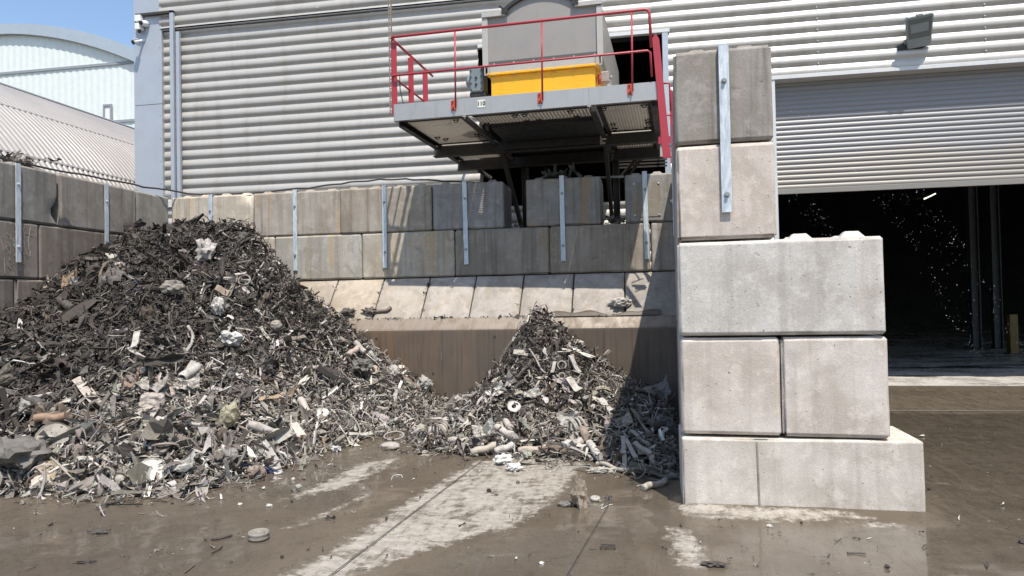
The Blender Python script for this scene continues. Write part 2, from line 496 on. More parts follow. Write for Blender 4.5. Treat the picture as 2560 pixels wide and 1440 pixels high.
def mat_ground():
    m = NT('wet_muddy_concrete')
    c = m.coords(rnd=False)
    ad = m.n('Attribute'); ad.attribute_name = 'dry'
    ai = m.n('Attribute'); ai.attribute_name = 'indoor'
    rot = m.n('Mapping'); rot.inputs['Rotation'].default_value = (0, 0, math.radians(-5)); rot.inputs['Scale'].default_value = (7, 1.1, 1)
    m.l(c, rot.inputs[0])
    smear = m.noise(rot.outputs[0], 1.6, 8, 0.68, 0.5)
    crot = m.n('Mapping'); crot.inputs['Rotation'].default_value = (0, 0, math.radians(-5)); crot.inputs['Scale'].default_value = (2.0, 3.0, 1)
    m.l(c, crot.inputs[0])
    cross = m.noise(crot.outputs[0], 1.7, 9, 0.74, 1.2)
    big = m.noise(c, 0.8, 6, 0.6, 0.3)
    fine = m.noise(c, 11, 8, 0.72)
    vfine = m.noise(c, 75, 4, 0.7)
    # dry edge
    e = m.math('ADD', ad.outputs['Fac'], m.math('MULTIPLY', m.math('SUBTRACT', fine, 0.5), 0.40))
    e = m.math('ADD', e, m.math('MULTIPLY', m.math('SUBTRACT', smear, 0.5), 0.25))
    dryf = m.ramp(e, -0.03, 0.07)
    # mud film broken over the dry concrete
    film = m.ramp(m.math('ADD', m.math('MULTIPLY', cross, 0.62), m.math('MULTIPLY', smear, 0.38)), 0.47, 0.60, 0, 0.85)
    dryf = m.math('MULTIPLY', dryf, m.math('SUBTRACT', 1.0, film))
    thin = m.ramp(m.math('ADD', m.math('MULTIPLY', smear, 0.6), m.math('MULTIPLY', cross, 0.4)), 0.585, 0.70, 0, 0.34)
    mud = m.mix(m.ramp(big, 0.35, 0.65), (0.090, 0.069, 0.047), (0.126, 0.102, 0.075))
    mud = m.mix(m.ramp(cross, 0.52, 0.66, 0, 0.55), mud, (0.056, 0.045, 0.033))
    mud = m.mix(thin, mud, (0.155, 0.135, 0.108))
    mud = m.mix(m.ramp(fine, 0.62, 0.72, 0, 0.35), mud, (0.03, 0.025, 0.02))
    mud = m.mix(m.ramp(vfine, 0.60, 0.72, 0, 0.5), mud, (0.21, 0.185, 0.155))
    mud = m.mix(m.ramp(m.noise(c, 33, 5, 0.75), 0.58, 0.68, 0, 0.55), mud, (0.035, 0.028, 0.02))
    dc = m.mix(m.ramp(fine, 0.35, 0.68), (0.25, 0.222, 0.185), (0.37, 0.335, 0.285))
    dc = m.mix(m.ramp(vfine, 0.56, 0.70, 0, 0.6), dc, (0.14, 0.12, 0.10))
    col = m.mix(dryf, mud, dc)
    # floor indoors: paler, drier slab with darker bands
    infl = m.ramp(ai.outputs['Fac'], -0.1, 0.1)
    darker = m.ramp(m.noise(m.coords((0.35, 1.6, 1), rnd=False), 0.9, 4, 0.6, 0.4), 0.52, 0.60)
    slab = m.mix(darker, (0.52, 0.48, 0.43), (0.09, 0.075, 0.06))
    col = m.mix(infl, col, slab)
    m.color(col)
    wet = m.ramp(m.math('ADD', m.math('MULTIPLY', big, 0.6), m.math('MULTIPLY', smear, 0.4)), 0.40, 0.60)
    r = m.n('MapRange'); m.l(wet, r.inputs[0]); r.inputs[3].default_value = 0.46; r.inputs[4].default_value = 0.10
    rr = m.math('ADD', r.outputs[0], m.math('MULTIPLY', m.ramp(fine, 0.45, 0.7), 0.22))
    rmix = m.n('Mix'); m.l(dryf, rmix.inputs[0]); m.l(rr, rmix.inputs[2]); rmix.inputs[3].default_value = 0.9
    m.rough(rmix.outputs[0])
    aw = m.n('Attribute'); aw.attribute_name = 'wet'
    wf = m.ramp(m.math('ADD', aw.outputs['Fac'], m.math('MULTIPLY', m.math('SUBTRACT', big, 0.5), 2.2)), -0.25, 0.35)
    wf = m.math('MULTIPLY', wf, m.math('SUBTRACT', 1.0, dryf))
    wf = m.math('MULTIPLY', wf, m.math('SUBTRACT', 1.0, m.math('MULTIPLY', infl, 0.7)))
    m.l(wf, m.b.inputs['Coat Weight']); m.b.inputs['Coat Roughness'].default_value = 0.07; m.b.inputs['Coat IOR'].default_value = 1.40
    h = m.math('ADD', m.math('MULTIPLY', fine, 0.5), m.math('MULTIPLY', cross, 0.6))
    h = m.math('ADD', h, m.math('MULTIPLY', vfine, 0.25))
    m.bump(h, 0.22, 0.012)
    return m.m
gm.materials.append(mat_ground())
ground = put(bpy.data.objects.new('yard_ground', gm))
tag(ground, kind='structure')

def strip(name, a, b, wd, z, mat):
    a = Vector((a[0], a[1], z)); b = Vector((b[0], b[1], z))
    t = (b - a).normalized(); s = Vector((-t.y, t.x, 0)) * wd / 2
    mb = MB(); mb.add([a - s, b - s, b + s, a + s], [(0, 1, 2, 3)])
    return tag(mb.build(name, mat), kind='structure')
M_JOINT = paint('joint_filler', (0.035, 0.03, 0.025), 0.7, 0, 0.4, (0.10, 0.09, 0.075), 12, bumps=0)
M_JOINTL = paint('threshold_angle', (0.27, 0.25, 0.22), 0.5, 0.2, 0.4, (0.1, 0.09, 0.075), 6, bumps=0)
strip('floor_joint', (-1.72, 7.9), (-2.06, 3.2), 0.009, 0.013, M_JOINT)
strip('floor_joint', (-0.30, 6.1), (-0.62, 3.4), 0.006, 0.012, M_JOINT)
strip('door_threshold', (2.6, 14.66), (14, 14.66), 0.05, 0.014, M_JOINTL)
strip('floor_joint', (1.2, 11.45), (12, 11.62), 0.03, 0.012, M_JOINTL)
# ------------------------------------------------------------------ concrete blocks
from mathutils import noise as mnoise
DRZ = -0.043            # the dividing wall stands slightly askew
def pivot(p):
    return Matrix.Translation((.31, 6.1, 0)) @ Matrix.Rotation(DRZ, 4, 'Z') @ Matrix.Translation((-.31, -6.1, 0)) @ Vector(p)
def block(label, x0, x1, y0, y1, z0, z1, mat, col, group, r=0.022, chip=1.0, studs=True, rz=0.0, dx=0.0, dy=0.0, name='concrete_block', cat='concrete block', big=None, pv=False):
    lx, ly, lz = x1 - x0 - 0.012, y1 - y0 - 0.012, z1 - z0 - 0.010
    h = Vector((lx / 2, ly / 2, lz / 2))
    sd = Vector((random.uniform(-50, 50), random.uniform(-50, 50), random.uniform(-50, 50)))
    def ax(hh):
        n = max(2, int(round(2 * (hh - r) / 0.11)))
        mid = np.linspace(-hh + r, hh - r, n + 1).tolist()
        return [-hh, -hh + r] + [-hh + r + 0.012] + mid[1:-1] + [hh - r - 0.012] + [hh - r, hh]
    A = [ax(h.x), ax(h.y), ax(h.z)]
    mb = MB()
    inner = Vector((h.x - r, h.y - r, h.z - r))
    def mp(p):
        q = Vector((max(-inner.x, min(inner.x, p.x)), max(-inner.y, min(inner.y, p.y)), max(-inner.z, min(inner.z, p.z))))
        d = p - q
        # octagonal chamfer look: pull strongly where two axes exceed
        n = d.normalized() if d.length > 0 else Vector((0, 0, 1))
        k = sum(1 for t in d if abs(t) > r * 0.3)
        s1 = abs(d.x) + abs(d.y) + abs(d.z)
        o = q + d * (r / s1) if k >= 2 else q + n * r
        e = 0
        if k >= 2:
            v = mnoise.noise((p + sd) * 6.5)
            e = max(0, v - 0.12) * 0.055 * chip
            v2 = mnoise.noise((p + sd) * 2.1)
            e += max(0, v2 - 0.35) * 0.16 * chip
        o -= n * (e + 0.0022 * mnoise.noise((p + sd) * 9) + 0.003 * mnoise.noise((p + sd) * 2.3))
        if big:       # one broken corner: (corner point, radius)
            cpt, rad = big
            dd = (o - cpt).length
            if dd < rad:
                o = o + (Vector((0, 0, 0)) - cpt).normalized() * (rad - dd) * 0.55 + Vector((0, 1, 0)) * 0.03 * mnoise.noise(o * 9)
        return o
    for a in range(3):
        b, c = (a + 1) % 3, (a + 2) % 3
        for s in (-1, 1):
            P = np.zeros((len(A[b]), len(A[c]), 3))
            for i, u in enumerate(A[b]):
                for j, v in enumerate(A[c]):
                    p = Vector((0, 0, 0)); p[a] = s * h[a]; p[b] = u; p[c] = v
                    o = mp(p)
                    P[i, j] = (o.x, o.y, o.z + lz / 2)
            if s < 0: P = P[:, ::-1]
            mb.grid(P, smooth=True)
    if studs:
        nx = max(1, int(round(lx / 0.4))); ny = max(1, int(round(ly / 0.4)))
        for i in range(nx):
            for j in range(ny):
                cx = (i + 0.5) / nx * lx - lx / 2; cy = (j + 0.5) / ny * ly - ly / 2
                a1, a2, hh = 0.10, 0.05, 0.055
                k = random.uniform(0.75, 1.05)
                vs = [(cx - a1, cy - a1, lz - 0.006), (cx + a1, cy - a1, lz - 0.006), (cx + a1, cy + a1, lz - 0.006), (cx - a1, cy + a1, lz - 0.006),
                      (cx - a2, cy - a2, lz + hh * k), (cx + a2, cy - a2, lz + hh * k), (cx + a2 * .8, cy + a2, lz + hh), (cx - a2, cy + a2, lz + hh)]
                mb.add(vs, [(4, 5, 6, 7), (0, 1, 5, 4), (1, 2, 6, 5), (2, 3, 7, 6), (3, 0, 4, 7)])
    o = mb.build(name, mat)
    # smooth faces with sharp chamfers read better with split normals by angle
    me = o.data
    o.location = ((x0 + x1) / 2 + dx, (y0 + y1) / 2 + dy, z0)
    if pv: o.location = pivot(o.location); rz += DRZ
    o.rotation_euler = (0, 0, rz)
    o.color = (*col, 1)
    return tag(o, label, cat, group)

GB = 'concrete blocks of the back wall'
BW = 11.8
J = lambda s=0.012: random.uniform(-s, s)
def bw(label, x0, x1, z0, z1, col, **k):
    return block(label, x0, x1, BW, BW + 0.8, z0, z1, M_BACK, col, GB, dy=J(), rz=J(0.004), **k)
bw('pale ochre-stained block with a broken top corner, behind the peak of the big scrap heap', -8.5, -6.855, 3.0, 3.8, (0.544, 0.480, 0.393), big=(Vector((0.80, -0.4, 0.40)), 0.22))
bw('brown-grey strapped block, second from the left in the back wall top row', -6.855, -5.188, 3.0, 3.8, (0.404, 0.358, 0.305))
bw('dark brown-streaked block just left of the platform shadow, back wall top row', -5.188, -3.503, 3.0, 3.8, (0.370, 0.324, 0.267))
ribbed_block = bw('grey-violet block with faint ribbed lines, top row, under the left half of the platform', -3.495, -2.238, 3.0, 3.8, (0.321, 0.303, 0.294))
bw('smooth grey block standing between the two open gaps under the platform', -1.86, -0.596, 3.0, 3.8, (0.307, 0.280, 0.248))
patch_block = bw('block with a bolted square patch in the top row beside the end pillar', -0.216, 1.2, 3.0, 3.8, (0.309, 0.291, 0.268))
bw('block mostly buried behind the big heap in the second row of the back wall', -8.1, -6.44, 2.2, 3.0, (0.511, 0.447, 0.364), studs=False)
bw('grey-green block with the long strap end, second row, right beside the big heap', -6.44, -4.789, 2.2, 3.0, (0.424, 0.401, 0.351), studs=False)
bw('block with vertical orange-brown streaks in the middle of the second row', -4.789, -3.112, 2.2, 3.0, (0.446, 0.396, 0.319), studs=False)
bw('dark mottled brown block in the second row under the ribbed block', -3.112, -1.474, 2.2, 3.0, (0.300, 0.268, 0.222), studs=False)
bw('brown scratched block in the second row under the two right-hand gaps', -1.474, 0.184, 2.2, 3.0, (0.337, 0.292, 0.236), studs=False)
bw('narrow visible pinkish block end in the second row, touching the end pillar', 0.192, 1.2, 2.2, 3.0, (0.396, 0.364, 0.332), studs=False)

# sloping foot blocks
SX = [-6.08, -5.236, -4.385, -3.553, -2.735, -1.915, -1.074, -0.241, 1.2]
SL = ['sloping block beside the big heap, leftmost of the sloping row',
      'warm ochre sloping block with a dark rag lying at its foot',
      'pale sloping block, third from the left of the sloping row',
      'pale sloping block in full sun left of the small heap',
      'sloping block with a thin mud-filled right joint, behind the small heap peak on its left',
      'sloping block straight above the peak of the small heap',
      'sloping block with brown wet mud along its foot, right of the small heap peak',
      'sloping block half in the shadow of the end pillar']
for i in range(8):
    x0, x1 = SX[i] + 0.012, SX[i + 1] - 0.012
    sdv = Vector((i * 7.3, 3, 1))
    n, mm = 9, 10
    def prof(t):   # front profile from the foot to the top
        return (11.19 + 0.61 * t, 1.50 + 0.69 * t)
    mb = MB()
    P = np.zeros((n, mm, 3))
    for a in range(n):
        for b in range(mm):
            u, t = a / (n - 1), b / (mm - 1)
            uu = 0 if a == 0 else (1 if a == n - 1 else u)
            y, z = prof(t)
            e = 0.022 if (a in (0, n - 1) or b in (0, mm - 1)) else 0
            nn = 0.004 * mnoise.noise(Vector((u * 3, t * 3, 0)) + sdv) + e + (max(0, mnoise.noise(Vector((u * 5, t * 5, 2)) + sdv)) * 0.03 if e else 0)
            inx = 0.012 if e and a == 0 else (-0.012 if e and a == n - 1 else 0)
            P[a, b] = (x0 + (x1 - x0) * uu + 0 * inx, y + nn * 0.73, z - nn * 0.68)
    # inset one ring so the rim reads as a chamfer
    P[1, :, 0] = x0 + 0.035; P[-2, :, 0] = x1 - 0.035
    mb.grid(P, True)
    mb.prism([(11.22, 1.30), (11.22, 1.50), (11.83, 2.183), (12.55, 2.19), (12.55, 1.30)], x0, x1, 'x')
    o = mb.build('sloping_block', M_SLOPE)
    cen = Vector(((x0 + x1) / 2, 11.85, 1.30))
    o.data.transform(Matrix.Translation(-cen)); o.location = cen
    o.color = (*[(0.380, 0.329, 0.272), (0.410, 0.352, 0.276), (0.395, 0.352, 0.300), (0.395, 0.356, 0.312), (0.380, 0.344, 0.304), (0.372, 0.337, 0.300), (0.372, 0.337, 0.304), (0.319, 0.291, 0.260)][i], 1)
    tag(o, SL[i], 'concrete block', 'sloping blocks at the foot of the back wall')

# rusty steel push wall below the slope
mb = MB()
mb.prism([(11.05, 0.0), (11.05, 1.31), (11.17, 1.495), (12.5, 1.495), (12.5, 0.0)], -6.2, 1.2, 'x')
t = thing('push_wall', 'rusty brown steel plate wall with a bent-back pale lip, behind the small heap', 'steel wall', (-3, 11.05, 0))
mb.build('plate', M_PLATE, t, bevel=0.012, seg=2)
for x, z in [(-4.55, 1.22), (-4.25, 1.19), (-2.28, 1.20), (-4.2, 0.75), (-3.3, 0.62), (-2.2, 0.8), (-0.3, 0.7), (-1.0, 1.2)]:
    MB().cyl((x, 11.056, z), (x, 11.042, z), 0.018, 10).build('bolt', M_DARK, t)

# left wall (faces +X at X=-8.5)
GL = 'concrete blocks of the left wall'
def lw(label, y0, y1, z0, z1, col, **k):
    return block(label, -9.3, -8.5, y0, y1, z0, z1, M_LEFT, col, GL, dx=J(), rz=J(0.006), **k)
lw('dark grey block with a broken leaning edge, far left of the left wall', 7.62, 9.22, 3.0, 3.8, (0.277, 0.263, 0.244), chip=1.6, big=(Vector((0.4, 0.80, -0.2)), 0.2))
lw('brown-grey block under the wall-top cable, middle of the left wall top row', 9.26, 10.9, 3.0, 3.8, (0.285, 0.258, 0.230), chip=1.3)
lw('plain grey block in the corner where the left wall meets the back wall', 10.9, 11.78, 3.0, 3.8, (0.310, 0.296, 0.273))
scratch_block = lw('block covered in white scratches, second row at the far left edge', 7.28, 8.885, 2.2, 3.0, (0.261, 0.225, 0.197), studs=False, chip=1.4)
lw('dark brown pitted block behind the top left of the big heap, second row', 8.885, 10.49, 2.2, 3.0, (0.217, 0.185, 0.158), studs=False)
lw('small visible block end low in the corner above the big heap', 10.49, 11.78, 2.2, 3.0, (0.273, 0.241, 0.209), studs=False)
lw('brown block in the third row at the left edge beside the heap', 6.88, 8.48, 1.4, 2.2, (0.218, 0.185, 0.163), studs=False)
lw('brown block in the third row disappearing behind the big heap', 8.48, 10.1, 1.4, 2.2, (0.217, 0.185, 0.158), studs=False)

# end pillar and dividing wall
GP = 'concrete blocks of the end pillar'
PF = 6.1
block('streaky dark grey block at the very top of the end pillar', 0.31, 1.105, PF, PF + 1.6, 3.02, 3.81, M_PTOP, (0.33, 0.305, 0.275), GP, rz=0.004, pv=True)
block('pinkish beige block second from the top of the end pillar, holding the strap end', 0.315, 1.11, PF - .01, PF + 1.6, 2.215, 3.01, M_PILLAR, (0.58, 0.51, 0.45), GP, studs=False, pv=True, chip=1.7)
block('long pale grey block with two studs showing, halfway up the end pillar', 0.305, 1.90, PF - .02, PF + .78, 1.42, 2.205, M_PILLAR, (0.56, 0.53, 0.49), GP, chip=1.3, pv=True)
block('beige square-faced block, left of the pair above the pillar base', 0.31, 1.107, PF, PF + 1.6, 0.605, 1.41, M_PILLAR, (0.585, 0.52, 0.46), GP, studs=False, pv=True, chip=1.7)
scribble_block = block('beige square-faced block with dark scribbles, right of the pair above the pillar base', 1.109, 1.915, PF - 0.005, PF + 1.6, 0.60, 1.41, M_PILLAR, (0.585, 0.525, 0.468), GP, studs=False, rz=-0.004, pv=True)
base_block = block('wide low concrete base slab with an overhanging right end under the end pillar', 0.305, 2.15, PF - 0.02, PF + 0.70, -0.06, 0.592, M_PILLAR, (0.575, 0.525, 0.465), GP, studs=False, r=0.012, rz=0.031, dx=-0.01, name='base_slab', cat='concrete slab', chip=1.2, pv=True)
GH = 'hidden blocks of the dividing wall behind the end pillar'
hl = 'grey concrete block of the dividing wall running back behind the end pillar'
for z0, z1, ys in [(3.02, 3.81, [7.72, 9.32, 10.92]), (2.215, 3.01, [7.72, 9.32, 10.92]), (1.42, 2.205, [6.9, 8.5, 10.1]), (0.605, 1.41, [7.72, 9.32, 10.92]), (-.06, 0.60, [6.82, 8.42, 10.0])]:
    for y in ys:
        y1 = min(y + 1.6, 11.76) if y < 10 or z0 > 2 else (11.03 if z0 < 1.3 else 11.76)
        if z0 < 2.2 and y1 > 11.02: y1 = 11.02
        if y1 - y < 0.2: continue
        block(hl, 0.31, 1.105, y, y1, z0, z1, M_PILLAR, (0.42, 0.39, 0.36), GH, studs=z0 > 3, pv=True)

# brown mud washed on to the foot of the sloping blocks
mb = MB()
P = np.zeros((40, 6, 3)); Q_ = np.zeros((40, 6, 3))
for i in range(40):
    x = -1.75 + i / 39 * 2.05
    top = (.075 + .03 * math.sin(x * 4.1) + .09 * mnoise.noise(Vector((x * 3.3, 0, 5)))) * min(1, (x + 1.80) * 2.2) + .01
    for j in range(6):
        t = top * j / 5 * 1.15
        P[i, j] = (x, 11.155 + .61 * t - .006 * (j < 5), 1.488 + .69 * t + .012 * (j < 5))
mb.grid(P, True)
tag(mb.build('mud_smear', paint('wet_brown_mud', (0.085, 0.068, 0.05), 0.35, 0, 0.4, (0.05, 0.04, 0.03), 8)), 'brown wet mud along the foot of the sloping blocks, right of the small heap', 'mud')
# marks on single blocks
def marks(par, name, mat, fn, col=None):
    mb = MB(); fn(mb)
    o = mb.build(name, mat, par, fix=True)
    if col: o.color = (*col, 1)
    return o
def ridges(mb):
    for i in range(13):
        z = .16 + i * .038
        x0 = -.50 + random.uniform(-.03, .05); x1 = .28 + random.uniform(-.05, .12)
        mb.bar((x0, -.396, z), (x1, -.396, z + random.uniform(-.004, .004)), .010, .007)
marks(ribbed_block, 'ridge_lines', M_BACK, ridges, (.36, .335, .315))
marks(patch_block, 'square_patch', M_BACK, lambda m: m.box(-.58, -.13, -.401, -.392, .09, .66), (.33, .30, .25))
for bx, bz in ((-.55, .12), (-.16, .12), (-.55, .63), (-.16, .63)):
    marks(patch_block, 'bolt', M_GALV, lambda m: m.cyl((bx, -.400, bz), (bx, -.412, bz), .016, 8))
def scratches(mb):
    for i in range(70):
        y = random.gauss(.45, .12); z = random.gauss(.42, .20); l = random.uniform(.04, .22); a_ = random.gauss(1.1, .35)
        y2, z2 = y - math.cos(a_) * l, z + math.sin(a_) * l
        if not (-.74 < y < .76 and -.74 < y2 < .76 and .04 < z < .76 and .04 < z2 < .76): continue
        mb.bar((.398, y, z), (.398, y2, z2), random.uniform(.002, .006), .004, (1, 0, 0))
marks(scratch_block, 'scratches', M_LEFT, scratches, (.50, .47, .43))
def scrib(mb):
    P_ = [(-.235, .60), (-.225, .68), (-.21, .655), (-.20, .685), (-.18, .70), (-.185, .655), (-.15, .66), (-.155, .705), (-.14, .66), (-.11, .665)]
    for i in range(len(P_) - 1):
        if i != 5: mb.bar((P_[i][0], -.401, P_[i][1]), (P_[i + 1][0], -.401, P_[i + 1][1]), .008, .003, (0, 1, 0))
    for a_, b_ in (((-.245, .58), (-.275, .40)), ((-.20, .46), (-.15, .43)), ((-.19, .43), (-.16, .475))):
        mb.bar((a_[0], -.401, a_[1]), (b_[0], -.401, b_[1]), .005, .003, (0, 1, 0))
marks(base_block, 'mould_joint', M_LEFT, lambda m: m.bar((-.315, -.3605, .05), (-.325, -.3605, .62), .012, .003, (0, 1, 0)), (.30, .275, .245))
marks(scribble_block, 'scribble', M_LEFT, scrib, (.16, .14, .12))

# ------------------------------------------------------------------ straps
def strap(label, group, x, ysurf, zt, zb, wd=0.08, face='y', bolts=(0.29, 1.16), tilt=0.0):
    if face == 'y':
        t = thing('wall_strap', label, 'strap', (x, ysurf, zb), group)
        mb = MB(); mb.bar((x - tilt / 2, ysurf - 0.007, zb), (x + tilt / 2, ysurf - 0.007, zt), 0.010, wd, (1, 0, 0))
        mb.box(x + tilt / 2 - wd / 2, x + tilt / 2 + wd / 2, ysurf - 0.012, ysurf + 0.2, zt, zt + 0.010)
        mb.build('strap_bar', M_GALV, t, bevel=0.002)
        for b in bolts:
            z = zt - b
            if z < zb: continue
            mb = MB(); mb.cyl((x, ysurf - 0.010, z), (x, ysurf - 0.017, z), 0.024, 14); mb.cyl((x, ysurf - 0.016, z), (x, ysurf - 0.036, z), 0.015, 6)
            mb.build('bolt', M_LAMP, t)
    else:
        s = 1 if face == 'x' else -1
        t = thing('wall_strap', label, 'strap', (ysurf, x, zb), group)
        mb = MB(); mb.bar((ysurf + s * 0.007, x - tilt / 2, zb), (ysurf + s * 0.007, x + tilt / 2, zt), 0.010, wd, (0, 1, 0))
        mb.build('strap_bar', M_GALV, t, bevel=0.002)
        for b in bolts:
            z = zt - b
            mb = MB(); mb.cyl((ysurf + s * 0.010, x, z), (ysurf + s * 0.017, x, z), 0.022, 14); mb.cyl((ysurf + s * 0.016, x, z), (ysurf + s * 0.034, x, z), 0.013, 6)
            mb.build('bolt', M_GALV, t)
    return t
GS = 'galvanised straps bolted to the block walls'
for x, zt, zb, lb in [(-7.685, 3.80, 2.4, 'galvanised strap on the ochre-stained block, running down behind the heap peak'),
                      (-6.025, 3.81, 2.373, 'galvanised strap standing clear just right of the big heap'),
                      (-4.35, 3.81, 2.375, 'galvanised strap on the dark brown-streaked block left of the platform'),
                      (-2.905, 3.81, 2.396, 'galvanised strap on the ribbed grey block under the platform'),
                      (-1.244, 3.82, 2.401, 'galvanised strap on the lone block between the two gaps'),
                      (0.118, 3.82, 2.393, 'galvanised strap over the bolted square patch beside the end pillar')]:
    strap(lb, GS, x, BW - 0.016, zt, zb, 0.078, tilt=random.uniform(-0.02, 0.02))
strap('dull grey strap at the far left edge of the left wall', GS, 8.5, -8.484, 3.80, 2.42, 0.085, 'x')
strap('dull grey strap near the middle of the left wall, its foot behind the heap', GS, 10.165, -8.484, 3.79, 2.42, 0.085, 'x')
_s = strap('wide bright strap down the front of the top two pillar blocks', GS, 0.72, PF - 0.024, 3.815, 2.43, 0.082, bolts=(0.30, 1.24), tilt=0.004)
_s.location = pivot(_s.location); _s.rotation_euler.z = DRZ
_s = strap('strap seen edge-on along the left side of the end pillar', GS, 7.2, 0.300, 3.45, 2.35, 0.085, '-x', bolts=(0.2, 0.75))
_s.location = pivot(_s.location); _s.rotation_euler.z = DRZ

# cable along the wall tops
pts = [(-8.9, 8.0, 3.93), (-8.85, 9.0, 3.90), (-8.75, 10.2, 3.93), (-8.6, 11.2, 3.90), (-8.2, 12.2, 3.89), (-7.2, 12.3, 3.90), (-6.0, 12.3, 3.93), (-5.2, 12.3, 3.99), (-4.6, 12.25, 4.02), (-4.0, 12.3, 3.99), (-3.3, 12.35, 3.92), (-2.6, 12.4, 3.88)]
P = []
for i in range(len(pts) - 1):
    for k in range(5):
        u = k / 5; p = Vector(pts[i]).lerp(Vector(pts[i + 1]), u)
        P.append(p + Vector((0, 0, 0.012 * math.sin(i * 2 + u * 5))))
tag(MB().tube(P, 0.016, 7).build('black_cable', M_CABLE), 'black cable lying along the tops of the left and back block walls', 'cable')

# ------------------------------------------------------------------ warehouse
WY = 14.6
wh = thing('warehouse', 'large silver warehouse with horizontal ribbed cladding and a half-open roller shutter', 'warehouse', (-11.33, WY, 0))
PER, AMP = 0.219, 0.056
def ribs(x0, x1, z0, z1, y=WY, mb=None, zref=6.02):
    """horizontal half-round cladding ribs on the plane y"""
    zs = [z0]
    k = 0
    n = 12
    i0 = math.floor((z0 - zref) / PER) - 1
    i1 = math.ceil((z1 - zref) / PER) + 1
    T = []
    for i in range(i0, i1 + 1):
        for j in range(n):
            T.append((zref + (i + j / n) * PER, j / n))
    pts = []
    for z, t in T:
        if z0 <= z <= z1:
            # asymmetrical bulge with a sharp crease at the bottom of each rib
            d = AMP * (math.sin(PI * t ** 0.72) ** 0.85)
            pts.append((z, d))
    laps = [-14.6, -11.6, -8.6, -5.62, -2.6, 0.4, 3.5, 6.45, 9.5, 12.5, 15.5, 18.5, 21.5, 40]
    for k in range(len(laps) - 1):
        a, b = max(x0, laps[k] - .03), min(x1, laps[k + 1] + .03)
        if b - a < .02: continue
        # each sheet sits slightly askew over its neighbour, a little wavy
        off = .003 * (k % 2)
        m_ = 9
        P = np.zeros((len(pts), m_, 3))
        for j in range(m_):
            x = a + (b - a) * j / (m_ - 1)
            wv = .0035 * math.sin(x * 2.3 + k) + .002 * math.sin(x * 5.1 + 2 * k)
            for i, (z, d) in enumerate(pts):
                P[i, j] = (x, y - d - off + wv * math.sin(z * 1.7 + k), z)
        mb.grid(P, True)
mb = MB()
XR = 24.0
ST = 8.10       # step where the upper panels overhang
ribs(-10.66, -3.25, 0.3, ST, mb=mb)
ribs(-3.25, 0.66, 7.14, ST, mb=mb)
ribs(-3.25, 0.56, 0.3, 3.75, mb=mb)
ribs(0.66, 2.62, 0.3, ST, mb=mb)
ribs(2.62, XR, 6.05, ST, mb=mb)
mb.build('cladding', M_CLAD, wh, fix=False)
mb = MB(); ribs(-10.66, XR, ST + 0.02, 13.0, WY - 0.10, mb)
mb.box(-10.66, XR, WY - 0.12, WY + 0.02, ST + 0.0, ST + 0.016)
mb.build('upper_cladding', M_CLAD, wh)
# vertical sheet laps and fixings
for x in (-8.6, -5.62, 3.5, 6.45):
    z = 6.02 if x > 2 else 4.35
    while z < 9.6:
        yy = WY - (0.10 if z > ST else 0)
        MB().cyl((x, yy - 0.02, z + PER * 0.08), (x, yy - 0.048, z + PER * 0.08), 0.013, 6).build('fixing_screw', M_TRIM, wh)
        z += PER
mb = MB()
mb.box(-11.33, -10.62, WY - 0.13, WY + 0.3, 6.42, 13); mb.box(-11.33, -10.62, WY - 0.13, WY + 0.3, 0, 6.41)
for z in np.arange(4.6, 9.6, 0.52):
    mb.cyl((-10.66, WY - 0.125, z), (-10.66, WY - 0.142, z), 0.015, 6)
mb.build('corner_flashing', M_FLASH, wh, bevel=0.006)
mb = MB(); mb.box(-10.62, -3.3, WY - 0.09, WY - 0.02, 4.05, 4.20)
mb.build('base_flashing', M_TRIM, wh, bevel=0.005)
# loading door opening
mb = MB()
mb.box(2.60, 13.6, WY - 0.075, WY + 0.5, 5.985, 6.06)
mb.box(2.60, 2.685, WY - 0.06, WY + 0.5, 0, 5.985)
mb.box(13.5, 13.6, WY - 0.06, WY + 0.5, 0, 5.985)
mb.build('door_frame', M_TRIM, wh, bevel=0.004)
mb = MB()
pts = []
z = 3.86; SP = 0.0985; n = 7; SYY = WY + 0.24
while z < 6.3:
    for j in range(n):
        t = j / n
        pts.append((z + t * SP, 0.020 * math.sin(PI * t ** .85) ** 0.8))
    z += SP
P = np.zeros((len(pts), 2, 3))
for i, (z, d) in enumerate(pts): P[i, 0] = (2.69, SYY - d, z); P[i, 1] = (13.5, SYY - d, z)
mb.grid(P, True)
sh = mb.build('roller_shutter', M_SHUT, wh)
mb = MB(); mb.box(2.69, 13.5, SYY - 0.03, SYY + 0.03, 3.775, 3.875)
bb = mb.build('bottom_bar', M_SHUT, wh, bevel=0.004)
# conveyor opening trims
mb = MB(); mb.box(-3.25, 0.70, WY - 0.085, WY + 0.03, 7.10, 7.17); mb.build('opening_head', M_TRIM, wh, bevel=0.004)
mb = MB(); mb.box(0.55, 0.665, WY - 0.08, WY + 0.03, 3.9, 7.10); mb.build('opening_jamb', M_FLASH, wh, bevel=0.004)
